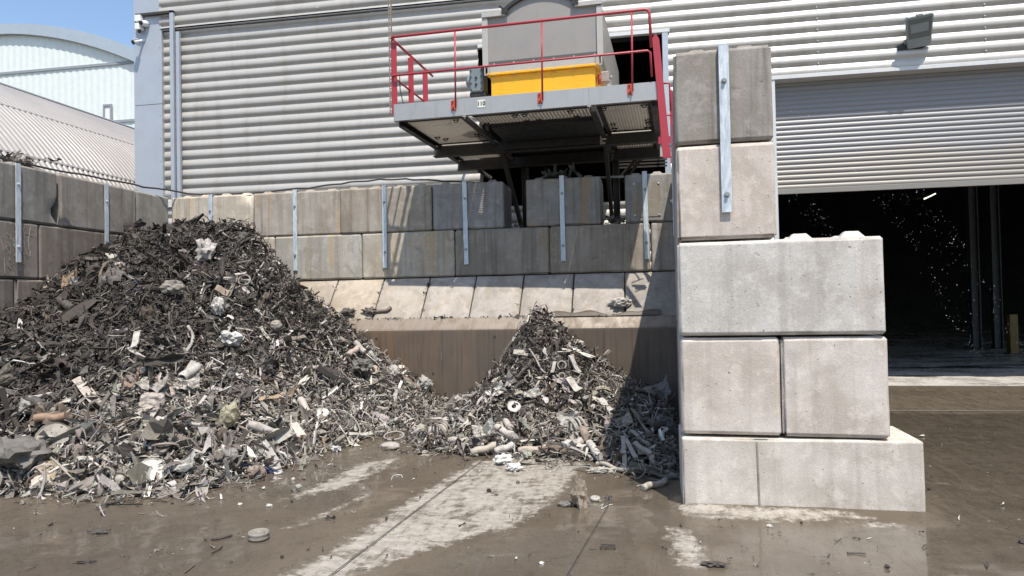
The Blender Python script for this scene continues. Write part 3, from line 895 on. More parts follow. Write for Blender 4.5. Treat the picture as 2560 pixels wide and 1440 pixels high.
# hall shell so the inside is dark
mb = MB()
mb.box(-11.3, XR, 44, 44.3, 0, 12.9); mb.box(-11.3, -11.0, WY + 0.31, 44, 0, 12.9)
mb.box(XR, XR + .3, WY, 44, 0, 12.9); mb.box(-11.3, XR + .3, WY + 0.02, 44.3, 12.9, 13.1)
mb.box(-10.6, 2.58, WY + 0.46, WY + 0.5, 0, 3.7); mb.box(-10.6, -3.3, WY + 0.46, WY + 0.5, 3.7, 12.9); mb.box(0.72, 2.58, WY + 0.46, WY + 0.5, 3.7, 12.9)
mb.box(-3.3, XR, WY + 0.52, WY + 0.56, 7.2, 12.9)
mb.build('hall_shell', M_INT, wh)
for (x, y) in ((10.5, 25.0), (11.1, 24.95), (16.5, 25), (3.5, 33)):
    mb = MB(); mb.box(x - .13, x + .13, y - .02, y + .02, 0, 11); mb.box(x - .13, x - .10, y - .13, y + .13, 0, 11); mb.box(x + .10, x + .13, y - .13, y + .13, 0, 11)
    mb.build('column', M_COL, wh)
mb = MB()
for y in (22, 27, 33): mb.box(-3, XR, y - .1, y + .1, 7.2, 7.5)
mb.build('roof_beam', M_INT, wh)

t = thing('bollard', 'yellow steel post standing deep inside the dark doorway', 'bollard', (10.37, 22.43, 0))
mb = MB(); mb.box(10.26, 10.48, 22.32, 22.54, 0, 1.13); mb.build('post', M_YPOST, t, bevel=0.015)
mb = MB(); mb.box(10.2, 10.54, 22.26, 22.6, 0.0, 0.03); mb.build('foot_plate', M_DARK, t)
a = onY(2311, 497, 24); b = onY(2338, 484, 24.6)
t = thing('tube_light', 'lit fluorescent tube hanging inside the dark hall', 'light', a.lerp(b, .5))
MB().cyl(a, b, 0.02, 8).build('tube', M_TUBE, t)
MB().bar(a + Vector((0, 0, .06)), b + Vector((0, 0, .06)), 0.12, 0.05).build('batten', M_INT, t)

# drain pipes / cable trunking on the corner
t = thing('conduit', 'tall grey conduit with a bend running to the cameras at the building corner', 'conduit', (-10.27, WY - 0.1, 4.3))
mb = MB()
yq = 14.42
p0 = onY(430, 30, yq); 
mb.bar((p0.x, yq, 4.2), (p0.x, yq, p0.z + .04), 0.09, 0.07, (0, 1, 0)); mb.build('upright', M_FLASH, t, bevel=0.004)
mb = MB(); q = onY(343, 38, yq); mb.bar((p0.x + .045, yq, p0.z), (q.x - .03, yq, p0.z), 0.07, 0.06); mb.build('crosspiece', M_DARK, t, bevel=0.004)
p1 = onY(445, 80, yq)
tag(MB().bar((p1.x, yq, 4.2), (p1.x, yq, p1.z), 0.08, 0.07, (0, 1, 0)).build('conduit', M_FLASH, bevel=0.004), 'shorter grey conduit standing right of the bent one on the cladding', 'conduit')

# cameras
def pxc(x, y, Y=14.38): return onY(x, y, Y)
t = thing('junction_box', 'white camera box pair with cable on the building corner edge', 'junction box', pxc(346, 58))
for (x, y) in ((346, 47), (347, 67)):
    c = pxc(x, y); mb = MB(); mb.box(c.x - .075, c.x + .075, c.y - .05, c.y + .08, c.z - .075, c.z + .075)
    mb.build('box', M_WHITE, t, bevel=0.012)
c = pxc(348, 77); MB().cyl(c + Vector((0, 0, .03)), c - Vector((0, 0, .04)), 0.035, 10).build('sensor', M_DARK, t)
MB().tube([pxc(339, 45), pxc(337, 55), pxc(341, 62), pxc(338, 40)], 0.008, 5).build('cable', M_CABLE, t)
c = pxc(361, 58)
t = thing('security_camera', 'round white camera with black face just right of the corner boxes', 'camera', c)
MB().tube([c + Vector((0, .10, 0)), c + Vector((0, .02, 0)), c + Vector((-.02, -.07, -.02))], [0.07, 0.075, 0.05], 14).build('body', M_WHITE, t)
MB().tube([c + Vector((-.02, -.055, -.01)), c + Vector((-.045, -.10, -.025))], [0.052, 0.044], 14).build('lens', M_BLACK, t)
a, b = pxc(352, 100, 14.40), pxc(333, 106, 14.24)
t = thing('security_camera', 'white bullet camera pointing down left from the building corner', 'camera', a)
d = (b - a).normalized()
MB().tube([a + d * .10, b], [0.055, 0.055], 14).build('body', M_WHITE, t)
MB().bar(a + d * .12 + Vector((0, 0, .06)), b + d * .04 + Vector((0, 0, .06)), 0.11, 0.012).build('sun_shield', M_WHITE, t)
MB().tube([b - d * .002, b + d * .015], [0.045, 0.045], 14).build('lens', M_BLACK, t)
MB().tube([a + d * .14, a + Vector((.03, .08, .02)), a + Vector((.05, .16, .01))], [0.028, 0.028, 0.05], 10).build('arm', M_WHITE, t)

# floodlight
c = onY(2297, 77, 14.37)
t = thing('floodlight', 'grey floodlight tilted down on a bracket above the roller shutter', 'floodlight', c)
nrm = Vector((-0.10, -0.80, -0.60)).normalized()
side = Vector((0.965, -0.15, 0.10)); side = (side - nrm * side.dot(nrm)).normalized()
upv = nrm.cross(side); upv = upv if upv.z > 0 else -upv
R3 = Matrix((side, upv, nrm)).transposed().to_4x4(); R3.translation = c
def lp(mb, poly, lo, hi): 
    k = len(poly)
    vs = [R3 @ Vector((p[0], p[1], lo)) for p in poly] + [R3 @ Vector((p[0], p[1], hi)) for p in poly]
    return mb.add(vs, [tuple(range(k)), tuple(range(2 * k - 1, k - 1, -1))] + [(i, (i + 1) % k, (i + 1) % k + k, i + k) for i in range(k)])
out = [(-.20, -.30), (.16, -.30), (.20, -.26), (.235, .27), (.21, .31), (-.21, .31), (-.235, .27)]
mb = MB(); lp(mb, out, -0.02, 0.06); lp(mb, [(p[0] * .85, p[1] * .85) for p in out], -0.11, -0.02)
mb.build('housing', M_LAMP, t, bevel=0.02, seg=2)
mb = MB(); lp(mb, [(-.175, -.11), (.185, -.11), (.20, .25), (-.19, .25)], 0.055, 0.066); mb.build('glass', M_GLASS, t)
mb = MB(); lp(mb, [(-.145, .0), (.145, .0), (.15, .16), (-.15, .16)], 0.066, 0.070); mb.build('reflector_glare', M_LAMP, t)
mb = MB(); lp(mb, [(-.05, .30), (.05, .30), (.05, .335), (-.05, .335)], 0.0, 0.07); mb.build('clip', M_TRIM, t)
mb = MB()
w0 = Vector((4.93, WY - 0.05, 6.42))
mb.bar(w0, R3 @ Vector((-.24, -.22, 0)), 0.04, 0.08); mb.bar(w0 + Vector((0, 0, .0)), w0 + Vector((.42, 0, 0)), 0.05, 0.07)
mb.bar(w0 + Vector((.42, 0, 0)), R3 @ Vector((.20, -.24, -.05)), 0.04, 0.06)
mb.build('bracket', M_BLACK, t, bevel=0.003)
# ------------------------------------------------------------------ discharge platform
PO = Vector((-3.73, 10.60, 4.605)); PRZ = math.radians(-2.83)
pt = thing('platform', 'steel maintenance platform with red guard rails jutting from the warehouse over the block wall', 'platform', PO, None, PRZ)
_inv = (Matrix.Translation(PO) @ Matrix.Rotation(PRZ, 4, 'Z')).inverted()
def pf(x, y, yl=0.0):
    o = _inv @ CAM; d = _inv.to_3x3() @ ray(x, y)
    return o + d * ((yl - o.y) / d.y)
L = 4.05
def pb(name, mat, fn, bevel=0.0, par=None):
    mb = MB(); fn(mb)
    return mb.build(name, mat, par or pt, bevel, fix=True)
XA, XB = 1.15, 3.06
for x0, x1 in ((0, XA - .004), (XA + .004, XB - .004), (XB + .004, L)):
    pb('toe_board', M_TOE, lambda m: (m.box(x0, x1, -.006, 0, 0, .262), m.box(x0, x1, 0, .06, 0, .006)), 0.002)
for x in (XA, XB):
    pb('splice_plate', M_HOODL, lambda m: (m.box(x - .004, x + .004, -.012, .05, -.05, .27), m.box(x - .03, x + .03, -.02, -.008, -.025, -.012)))
pb('side_board', M_TOE, lambda m: m.box(-.006, 0, 0, 3.95, 0, .23), 0.002)
pb('side_board', M_TOE, lambda m: m.box(L, L + .006, 0, 3.4, 0, .25), 0.002)
def chan(m, a, b, h, wd, z):   # C channel along x or y
    (x0, y0), (x1, y1) = a, b
    if abs(x1 - x0) > abs(y1 - y0):
        m.box(x0, x1, y0, y0 + .010, z - h, z); m.box(x0, x1, y0 + .0102, y0 + wd, z - h, z - h + .012); m.box(x0, x1, y0 + .0102, y0 + wd, z - .012, z)
        m.box(x0, x1, y0 - wd, y0 - .0002, z - h, z - h + .012)
    else:
        m.box(x0, x0 + .010, y0, y1, z - h, z); m.box(x0 + .0102, x0 + wd, y0, y1, z - h, z - h + .012)
    return m
B1, B2 = 1.88, 3.25
pb('cross_beam', M_DARK, lambda m: chan(m, (0.0, B1), (L, B1), .20, .08, -.004), 0.002)
pb('cross_beam', M_DARK, lambda m: chan(m, (0.02, B2), (L, B2), .20, .08, -.004), 0.002)
pb('hanging_cable', M_CABLE, lambda m: m.tube([(.09, .03, .75), (.10, .02, .5), (.14, .02, .3), (.20, .03, .22)], .009, 6))
pb('infill_plate', M_DARK, lambda m: (m.box(.07, .16, .142, B2, -.003, .004), m.box(XA - .10, XA - .011, .142, B2, -.003, .004), m.box(.155, XA - .095, B1 - .16, B1 - .09, -.0035, .0045)))
pb('infill_plate', M_DARK, lambda m: (m.box(XB + .09, XB + .16, .142, B2, -.003, .004), m.box(L - .16, L - .011, .142, B2, -.003, .004), m.box(XB + .155, L - .155, B1 - .16, B1 - .09, -.0035, .0045)))
for x in (0.06, XA, XB, L - .10):
    pb('side_beam', M_DARK, lambda m: (chan(m, (x, .05), (x, B1 - .09), .11, .09, .02), chan(m, (x, B1 + .09), (x, B2 - .09), .11, .09, .02)))
pb('front_beam', M_DARK, lambda m: (m.box(.07, XA - .02, .062, .14, -.004, .03), m.box(XA + .10, XB - .02, .062, .14, -.004, .03), m.box(XB + .10, L - .02, .062, .14, -.004, .03)))
def grate(m, x0, x1, y0, y1, sp, th, cross, z=.01, h=.05):
    x = x0
    while x <= x1:
        m.box(x, x + th, y0, y1, z, z + h); x += sp
    for y in np.arange(y0 + cross * .5, y1, cross):
        m.box(x0, x1, y - .004, y + .004, z + h + .001, z + h + .008)
pb('floor_grating', M_GRATE, lambda m: grate(m, .09, XA - .02, .14, B1 - .02, .034, .021, .42))
pb('floor_grating', M_GRATE, lambda m: grate(m, .09, XA - .02, B1 + .04, B2 - .02, .034, .021, .42))
pb('floor_grating', M_GRATE, lambda m: grate(m, XA + .10, XB - .02, .14, .66, .055, .044, .30))
pb('floor_grating', M_GRATE, lambda m: grate(m, XB + .10, L - .04, .14, B1 - .02, .046, .038, .42))
pb('floor_grating', M_GRATE, lambda m: grate(m, XB + .10, L - .04, B1 + .04, B2 - .02, .046, .038, .42))
def clips():
    for x, y in ((.30, 1.2), (.40, 1.35), (.95, .2), (1.0, 1.2), (1.04, 1.32), (1.35, .55), (1.9, .18), (2.05, .18), (2.0, .57), (2.2, .57), (2.75, .2), (2.8, .55), (3.25, .2), (3.3, 1.2), (3.3, 1.5), (3.84, .2), (3.86, 1.1), (3.86, 1.3), (3.84, 1.6)):
        pb('grating_clip', M_BLACK, lambda m: (m.tube([(x - .04, y, -.005), (x - .02, y, -.04), (x + .02, y, -.04), (x + .04, y, -.005)], .009, 5), m.box(x - .05, x + .05, y - .015, y + .015, -.012, -.002)))
clips()
pb('chute_box', M_BLACK, lambda m: (m.box(XA + .12, XB - .02, .66, .675, -.02, .05), m.box(XA + .13, XB - .03, B1 - .12, B1 - .105, -.18, .3), m.box(XA + .12, XA + .135, .676, B1 - .12, -.05, .3), m.box(XB - .035, XB - .02, .676, B1 - .12, -.05, .3)))
pb('underside_plate', M_BLACK, lambda m: m.box(XA + .1, XB - .02, B1 + .1, 4.0, .02, .05))
# braces and posts down to the building
def W(x, y, z): return _inv @ Vector((x, y, z))
for (xa, ya), (xb, yb) in (((1254, 376), (1304, 566)), ((1512, 345), (1531, 556))):
    a = pf(xa, ya, B1 + .02); b = pf(xb, yb, 3.15)
    pb('brace', M_DARK, lambda m: m.bar(a, b, .10, .07, (1, 0, 0)), 0.004)
for x in (1313, 1540):
    a = pf(x, 410, 3.35); b = Vector((a.x, 3.35, -2.0))
    pb('column', M_DARK, lambda m: (m.box(a.x - .06, a.x + .06, 3.34, 3.36, -2.2, -.2), m.box(a.x - .06, a.x - .045, 3.28, 3.42, -2.2, -.2), m.box(a.x + .045, a.x + .06, 3.28, 3.42, -2.2, -.2)))
for (xa, ya), (xb, yb) in (((1196, 425), (1228, 446)), ((1590, 398), (1550, 445)), ((1602, 398), (1560, 455))):
    a = pf(xa, ya, B2 + .1); b = pf(xb, yb, B2 + .35)
    pb('brace', M_DARK, lambda m: m.bar(a, b, .07, .05, (1, 0, 0)))
a = pf(1470, 445, 3.0); b = pf(1560, 441, 3.0)
pb('tie_pipe', M_GEAR, lambda m: m.tube([a, b], .022, 8))
pb('rear_grille', M_DARK, lambda m: [m.bar(pf(1540 , y, 3.55), pf(1668, y - 6, 3.55), .03, .03) for y in (404, 412, 420)])

# guard rail
def q(x, y, yl=-.03): return pf(x, y, yl)
tl, tr = q(977, 93), q(1618, 23)
ml, mr = q(980, 190), q(1622, 126)
zt, zm = (tl.z + tr.z) / 2, (ml.z + mr.z) / 2
rr = .019
def corner(c, dx):   # bend towards the building on the left
    return [c + Vector((0, .10, 0)), c + Vector((.012, .03, 0)), c + Vector((.05, 0, 0))]
bl = pf(1145, 242, 1.55); bm_ = pf(1060, 250, .85)
pb('top_rail', M_RED, lambda m: m.tube([(tl.x - .01, 1.95, zt), (tl.x - .01, .10, zt), (tl.x, .0, zt), (tl.x + .03, -.03, zt), (tr.x - .03, -.03, tr.z), (tr.x + .015, -.03, tr.z - .02), (tr.x + .03, -.03, tr.z - .07), (tr.x + .045, -.02, tr.z - .55)], rr * 1.1, 10))
pb('mid_rail', M_RED, lambda m: m.tube([(ml.x - .01, 1.95, zm), (ml.x - .01, .08, zm), (ml.x, .0, zm), (ml.x + .03, -.03, zm), (mr.x - .02, -.03, mr.z), (mr.x + .02, -.03, mr.z - .03), (mr.x + .035, -.03, mr.z - .38)], rr * .85, 10))
for x, yt, yb in ((1137, 72, 268), (1354, 48, 250), (1579, 27, 228)):
    a, b = q(x, yt), q(x + 2, yb)
    pb('rail_post', M_RED, lambda m: m.tube([a, b], .014, 8))
    br = pf(x - 2, yb, -.02)
    pb('post_bracket', M_ORANGE, lambda m: (m.box(br.x - .05, br.x + .022, -.020, -.007, br.z - .05, br.z + .11), m.box(br.x + .010, br.x + .022, -.06, -.020, br.z - .05, br.z + .09)), 0.002)
    pb('bolt', M_DARK, lambda m: (m.cyl((br.x - .02, -.021, br.z - .02), (br.x - .02, -.036, br.z - .02), .013, 6), m.cyl((br.x - .02, -.021, br.z + .08), (br.x - .02, -.036, br.z + .08), .013, 6)))
for yl in (.02, .75, 1.45):
    pb('side_post', M_RED, lambda m: (m.box(-.045, .05, yl, yl + .012, 0.1, zt - .06), m.box(-.010, .014, yl, yl + .03, zt - .06, zt)), 0.004)
# right-hand access ladder
s0, s1 = q(1638, 88), q(1667, 395)
pb('ladder_stringer', M_RED, lambda m: m.prism([(s0.x - .045, s0.z - .04), (s0.x + .005, s0.z + .03), (s0.x + .055, s0.z - .06), (s1.x + .06, s1.z), (s1.x - .055, s1.z)], -.03, -.018), 0.003)
u0, u1 = pf(1678, 235, .5), pf(1684, 408, .5)
pb('ladder_stringer', M_RED, lambda m: m.prism([(u0.x - .02, u0.z + .1), (u0.x + .03, u0.z + .03), (u1.x + .045, u1.z), (u1.x - .045, u1.z)], .5, .512), 0.003)
g0 = pf(1654, 209, .25)
pb('hand_loop', M_RED, lambda m: m.tube([g0, g0 + Vector((.09, 0, 0)), g0 + Vector((.115, 0, -.02)), g0 + Vector((.12, 0, -.42))], .014, 8))
for y in (287, 365):
    a = pf(1655, y, .2); pb('rung', M_RED, lambda m: m.tube([a, a + Vector((.17, .1, 0))], .012, 8))
a = pf(1650, 368, .3)
pb('ladder_foot', M_HOODL, lambda m: m.box(a.x, a.x + .16, .3, .31, a.z - .14, a.z + .04))
pb('ladder_cross_plate', M_RED, lambda m: m.box(a.x - .02, a.x + .2, .28, .29, a.z + .045, a.z + .15))
# number plate
np_ = pf(1203, 259, -.012)
sp = pb('number_plate', paint('sign_cream', (0.72, 0.70, 0.60), 0.5, 0, 0.1), lambda m: m.box(np_.x - .058, np_.x + .058, -.012, -.0075, np_.z - .058, np_.z + .058))
cu = bpy.data.curves.new('txt', 'FONT'); cu.body = '110'; cu.size = .086; cu.align_x = 'CENTER'; cu.align_y = 'CENTER'; cu.extrude = .001; cu.offset = .0022
to = bpy.data.objects.new('txt', cu); COL.objects.link(to)
bpy.context.view_layer.update()
tm = bpy.data.meshes.new_from_object(to.evaluated_get(bpy.context.evaluated_depsgraph_get()))
bpy.data.objects.remove(to)
tm.transform(Matrix.Translation((np_.x, -.0145, np_.z)) @ Matrix.Rotation(PI / 2, 4, 'X'))
tm.materials.clear(); tm.materials.append(M_INK)
tob = bpy.data.objects.new('number', tm); put(tob, sp)

# perforated strut rising from the corner of the rail
a = onY(985, 250, 10.72); 
t = thing('perforated_strut', 'rusty perforated steel channel standing at the left corner of the platform', 'strut', (a.x - .02, 10.70, 4.7))
mb = MB(); X = a.x - .03
for s in (-1, 1): mb.box(X + s * .019 - .005, X + s * .019 + .005, 10.66, 10.665, 4.75, 7.6)
z = 4.78
while z < 7.58:
    mb.box(X - .0138, X + .0138, 10.66, 10.665, z, z + .02); z += .05
mb.box(X - .024, X - .021, 10.666, 10.70, 4.75, 7.6); mb.box(X + .021, X + .024, 10.666, 10.70, 4.75, 7.6)
mb.build('channel', paint('rusty_channel', (0.26, 0.22, 0.18), 0.6, 0.2, 0.5, (0.16, 0.08, 0.04), 14), t)

# ------------------------------------------------------------------ conveyor head on the platform
ch = thing('conveyor_head', 'grey arched conveyor hood over a bright yellow chute box on the red-railed platform', 'conveyor', PO, None, PRZ)
def cb(name, mat, fn, bevel=0.0, par=None): return pb(name, mat, fn, bevel, par or ch)
YF = .70
def arc(n=18, off=0.0):
    # circle through three measured points of the arched top
    (x1, z1), (x2, z2), (x3, z3) = (1.66, 1.82), (2.25, 2.04), (2.80, 1.84)
    dd = 2 * (x1 * (z2 - z3) + x2 * (z3 - z1) + x3 * (z1 - z2))
    ux = ((x1**2 + z1**2) * (z2 - z3) + (x2**2 + z2**2) * (z3 - z1) + (x3**2 + z3**2) * (z1 - z2)) / dd
    uz = ((x1**2 + z1**2) * (x3 - x2) + (x2**2 + z2**2) * (x1 - x3) + (x3**2 + z3**2) * (x2 - x1)) / dd
    R = math.hypot(x1 - ux, z1 - uz)
    a0, a1 = math.atan2(z1 - uz, x1 - ux), math.atan2(z3 - uz, x3 - ux)
    return [(ux + (R + off) * math.cos(a0 + (a1 - a0) * i / n), uz + (R + off) * math.sin(a0 + (a1 - a0) * i / n)) for i in range(n + 1)]
HX0, HX1 = 1.30, 3.20
face = [(HX0, .95), (HX0, 1.78)] + arc() + [(HX1, 1.80), (HX1, .95)]
cb('hood', M_HOOD, lambda m: m.prism(face, YF, 4.2), 0.006)
cb('arch_band', M_BLACK, lambda m: m.prism(arc(18, .045) + arc(18, -.012)[::-1], YF - .05, YF + .3))
for i in (0, -1):
    p = arc()[i]; s = 1 if i == 0 else -1
    cb('hinge', M_BLACK, lambda m: (m.box(p[0] - .05, p[0] + .05, YF - .07, YF - .051, p[1] - .05, p[1] + .03), m.bar((p[0] - s * .0, YF - .06, p[1] + .01), (p[0] - s * .09, YF - .06, p[1] + .08), .02, .03)))
for x0, x1 in ((HX0 - .03, HX0 + .065), (HX1 - .075, HX1 + .02)):
    cb('side_flange', M_HOODL, lambda m: m.box(x0, x1, YF - .035, YF - .001, .95, 1.74), 0.004)
cb('top_flange', M_HOODL, lambda m: m.box(HX0 - .03, 1.66, YF - .055, YF - .001, 1.745, 1.815), 0.004)
cb('top_flange', M_HOODL, lambda m: m.box(2.79, HX1 + .02, YF - .055, YF - .001, 1.755, 1.825), 0.004)
cb('seal_band', paint('band_dark', (.09, .085, .08), .6), lambda m: m.box(HX0 + .07, HX1 - .08, YF - .006, YF - .001, .95, 1.03))
for i in range(6):
    x = HX0 + .16 + i * .325
    cb('bolt', M_HOODL, lambda m: m.cyl((x, YF - .007, .985), (x, YF - .02, .985), .013, 6))
cb('collar', M_HOODL, lambda m: m.box(HX0 + .05, HX1 - .05, YF - .03, 1.9, .835, .948), 0.003)
for x in (HX0 + .0, HX1 - .10):
    cb('corner_clamp', M_HOODL, lambda m: (m.box(x, x + .018, YF - .05, YF - .031, .82, .97), m.box(x + .085, x + .103, YF - .05, YF - .031, .82, .97), m.box(x, x + .10, YF - .05, YF - .031, .80, .818)), 0.002)
def yel(m):
    m.box(1.40, 3.08, YF, 1.72, .21, .795)
    m.box(1.34, 3.14, YF - .05, 1.78, .797, .832)
cb('yellow_chute', M_YELLOW, yel, 0.004)
cb('lower_chute', M_BLACK, lambda m: m.box(1.385, 3.095, YF - .01, 1.74, -.06, .215))
for i in range(6):
    x = HX0 + .16 + i * .325
    cb('flange_bolt', M_HOOD, lambda m: m.cyl((x, YF - .035, .80), (x, YF - .035, .775), .014, 6))
g = lambda x, y: pf(x, y, .9)
def gear(m):
    a, b = g(1177, 175), g(1212, 232)
    m.box(a.x, b.x, .80, 1.12, b.z + .0, a.z)
def geart(m):
    a, b = g(1177, 175), g(1212, 232)
    for x in (a.x + .03, b.x - .03):
        for z in np.linspace(b.z + .04, a.z - .05, 4): m.cyl((x, .80, z), (x, .785, z), .012, 6)
    for z in (b.z + .12, b.z + .23): m.cyl(((a.x + b.x) / 2, .80, z), ((a.x + b.x) / 2, .78, z), .02, 8)
gb = cb('gearbox', M_GEAR, gear, 0.02)
pb('gearbox_bolts', M_DARK, geart, 0, ch)
cb('gearbox_foot', M_BLACK, lambda m: m.box(g(1177, 175).x, g(1212, 232).x + .05, .82, 1.15, g(1212, 232).z - .07, g(1212, 232).z - .002))
a = g(1170, 205); cb('motor', M_GEAR, lambda m: m.tube([(a.x + .06, .96, a.z), (a.x - .01, .96, a.z), (a.x - .04, .96, a.z)], [.10, .10, .05], 16))
a = g(1512, 193)
cb('bearing', paint('bearing_grey', (.32, .28, .25), .6, .1, .5, (.2, .09, .05), 12), lambda m: (m.box(a.x - .07, a.x + .07, .86, 1.0, a.z - .09, a.z + .09), m.cyl((a.x + .07, .93, a.z), (a.x + .12, .93, a.z - .01), .035, 10)), 0.02)
cb('bearing_ring', M_ORANGE, lambda m: m.cyl((a.x - .11, .93, a.z - .02), (a.x - .06, .93, a.z - .02), .08, 14))
cb('belt_frame', M_HOODL, lambda m: m.box(HX1 - .14, HX1 + .02, 1.80, 4.3, .35, .93))
cb('belt_frame', M_HOODL, lambda m: m.box(HX0, HX0 + .1, 1.80, 4.3, .35, .93))

# ------------------------------------------------------------------ buildings behind
hl_ = thing('arched_hall', 'pale green-white hall with a curved grey roof edge in the distance', 'building', (-40, 40, 0))
def prof_h(x):
    return 20.68 - 0.0206 * max(0, x + 42.0) ** 2 if x > -42.0 else 20.68 - 0.004 * (x + 42.0) ** 2
xs = np.arange(-60, -19.9, 0.12)
P = np.zeros((len(xs), 2, 3))
for i, x in enumerate(xs):
    y = 40 + (0.02 if i % 4 in (0, 1) else 0)
    P[i, 0] = (x, y, 0); P[i, 1] = (x, y, max(2, prof_h(x) - .5))
mb = MB(); mb.grid(P, False); mb.build('gable_wall', M_HALL, hl_)
xs2 = np.linspace(-62, -14.5, 60)
oo = [(x, prof_h(x) + .05) for x in xs2]; ii = [(x, prof_h(x) - .62 - .02 * max(0, x + 40)) for x in xs2]
mb = MB()
for i in range(59):
    mb.prism([ii[i], ii[i + 1], oo[i + 1], oo[i]], 39.72, 39.9)
mb.build('roof_edge', M_HALLF, hl_)
mb = MB()
for i in range(59):
    mb.prism([(oo[i][0], oo[i][1] - .25), (oo[i + 1][0], oo[i + 1][1] - .25), oo[i + 1], oo[i]], 39.9, 70)
mb.build('roof', M_HALLF, hl_)
mb = MB()
mb.box(-60, -20, 39.93, 39.97, 17.42, 17.58); mb.build('trim_band', M_HALLT, hl_)
mb = MB(); mb.box(-32.9, -20, 39.93, 39.97, 13.70, 13.86)
mb.build('trim_band', M_HALLT, hl_)
mb = MB()
mb.box(-33.45, -33.33, 39.84, 39.94, 11, 14.9); mb.box(-32.95, -32.83, 39.84, 39.94, 11, 14.9); mb.box(-33.33, -32.95, 39.84, 39.94, 14.78, 14.9)
mb.build('window_frame', M_HALLT, hl_)
mb = MB(); mb.box(-33.33, -32.95, 39.9, 39.94, 11, 14.78); mb.build('window_panel', M_WHITE, hl_)

vs = thing('barrel_shed', 'long barrel-roofed shed of ribbed grey sheet behind the left block wall', 'building', (-21.1, 20, 0))
R0 = 9.0; xc, zc = -21.08, -0.18
ys = np.arange(9, 36, 0.0425)
th = np.radians(np.arange(2, 150, 3.0))
P = np.zeros((len(ys), len(th), 3))
rib = R0 + 0.045 * np.sin(np.arange(len(ys)) * PI / 2 + .3)
for i in range(len(ys)):
    P[i, :, 0] = xc + rib[i] * np.cos(th); P[i, :, 1] = ys[i]; P[i, :, 2] = zc + rib[i] * np.sin(th)
mb = MB(); mb.grid(P, True); mb.build('barrel_roof', M_VAULT, vs)
mb = MB()
for t0 in (69.5, 68.6): mb.tube([(xc + (R0 + .05) * math.cos(math.radians(t0)), y, zc + (R0 + .05) * math.sin(math.radians(t0))) for y in (9, 36)], .05, 6)
mb.build('ridge_strip', M_HALLT, vs)
mb = MB()
for t0 in (52, 38, 22):
    tt = math.radians(t0)
    mb.bar((xc + (R0 + .02) * math.cos(tt), 9, zc + (R0 + .02) * math.sin(tt)), (xc + (R0 + .02) * math.cos(tt), 36, zc + (R0 + .02) * math.sin(tt)), .06, .012, (math.cos(tt), 0, math.sin(tt)))
mb.build('sheet_lap', M_VAULT, vs)
mb = MB(); mb.prism([(xc + R0 * math.cos(math.radians(a)), zc + R0 * math.sin(math.radians(a))) for a in range(2, 179, 8)], 35.9, 36); mb.build('end_wall', M_HALL, vs)
# ------------------------------------------------------------------ scrap heaps
RIDGE = [(-12, 11.0, 3.1), (-8.5, 10.75, 3.05), (-6.15, 10.45, 3.04)]
FOOT1 = [(-13,5.0),(-9,5.4),(-7.5,5.7),(-6.0,5.84),(-5.25,5.92),(-4.6,5.92),(-4.2,6.05),(-4.0,6.5),(-3.78,7.0),(-3.75,7.9),(-3.55,8.6),(-3.3,9.2),(-2.75,9.8),(-2.75,11.0),(-2.9,13),(-13,14)]
FOOT2 = [(-2.75,10.9),(-2.95,9.5),(-2.85,8.7),(-2.55,8.15),(-1.8,7.9),(-1.1,7.85),(-.55,7.8),(-.2,7.3),(.1,7.15),(.5,7.2),(.8,11.3),(-1.5,12.3),(-2.8,12)]
def H1(x, y):
    x = np.asarray(x, float); y = np.asarray(y, float)
    wx = x + 0.25 * fbm(x, y, 1.1, 3, 4.1); wy = y + 0.25 * fbm(x, y, 1.1, 3, 8.2)
    d = np.full(x.shape, 1e9); hr = np.zeros(x.shape)
    for i in range(2):
        dd, t = seg_d(wx, wy, RIDGE[i][:2], RIDGE[i + 1][:2])
        hh = RIDGE[i][2] * (1 - t) + RIDGE[i + 1][2] * t
        hr = np.where(dd < d, hh, hr); d = np.minimum(d, dd)
    f = poly_sd(wx, wy, FOOT1)
    t = np.clip(f, 0, None) / (np.clip(f, 0, None) + d + 1e-6)
    cx = (x + 6.15) / (np.hypot(x + 6.15, y - 10.45) + 1e-6)
    h = hr * t ** (1.0 + .52 * np.clip(cx * 1.25 - .1, 0, 1))
    h = h + (0.28 * fbm(x, y, 0.75, 3, 1.0) + 0.16 * fbm(x, y, 2.2, 3, 2.0)) * np.clip(t * 3, 0, 1)
    return np.where(f > 0, h + 0.02, -0.3)
def H2(x, y):
    x = np.asarray(x, float); y = np.asarray(y, float)
    wx = x + 0.16 * fbm(x, y, 1.5, 3, 14.1); wy = y + 0.16 * fbm(x, y, 1.5, 3, 18.2)
    d = np.hypot(wx + 1.50, wy - 10.55)
    f = poly_sd(wx, wy, FOOT2)
    t = np.clip(f, 0, None) / (np.clip(f, 0, None) + d + 1e-6)
    h = 1.64 * t ** 1.55 + 0.05 * np.clip(f * 4, 0, 1)
    h = h + (0.12 * fbm(x, y, 1.3, 3, 5.0) + 0.09 * fbm(x, y, 3.0, 3, 6.0)) * np.clip(t * 3, 0, 1)
    return np.where(f > 0, h + 0.01, -0.3)
def HT(x, y): return np.maximum(np.maximum(H1(x, y), H2(x, y)), 0.0)
def ok(x, y, z):
    return (x > -8.47) & (x < 0.28 + (y - 6.1) * .043) & (((z < 1.31) & (y < 11.02)) | ((z >= 1.31) & (y < 11.06 + (z - 1.31) * 0.75) & (z < 2.2)) | ((z >= 2.2) & (y < 11.74)))

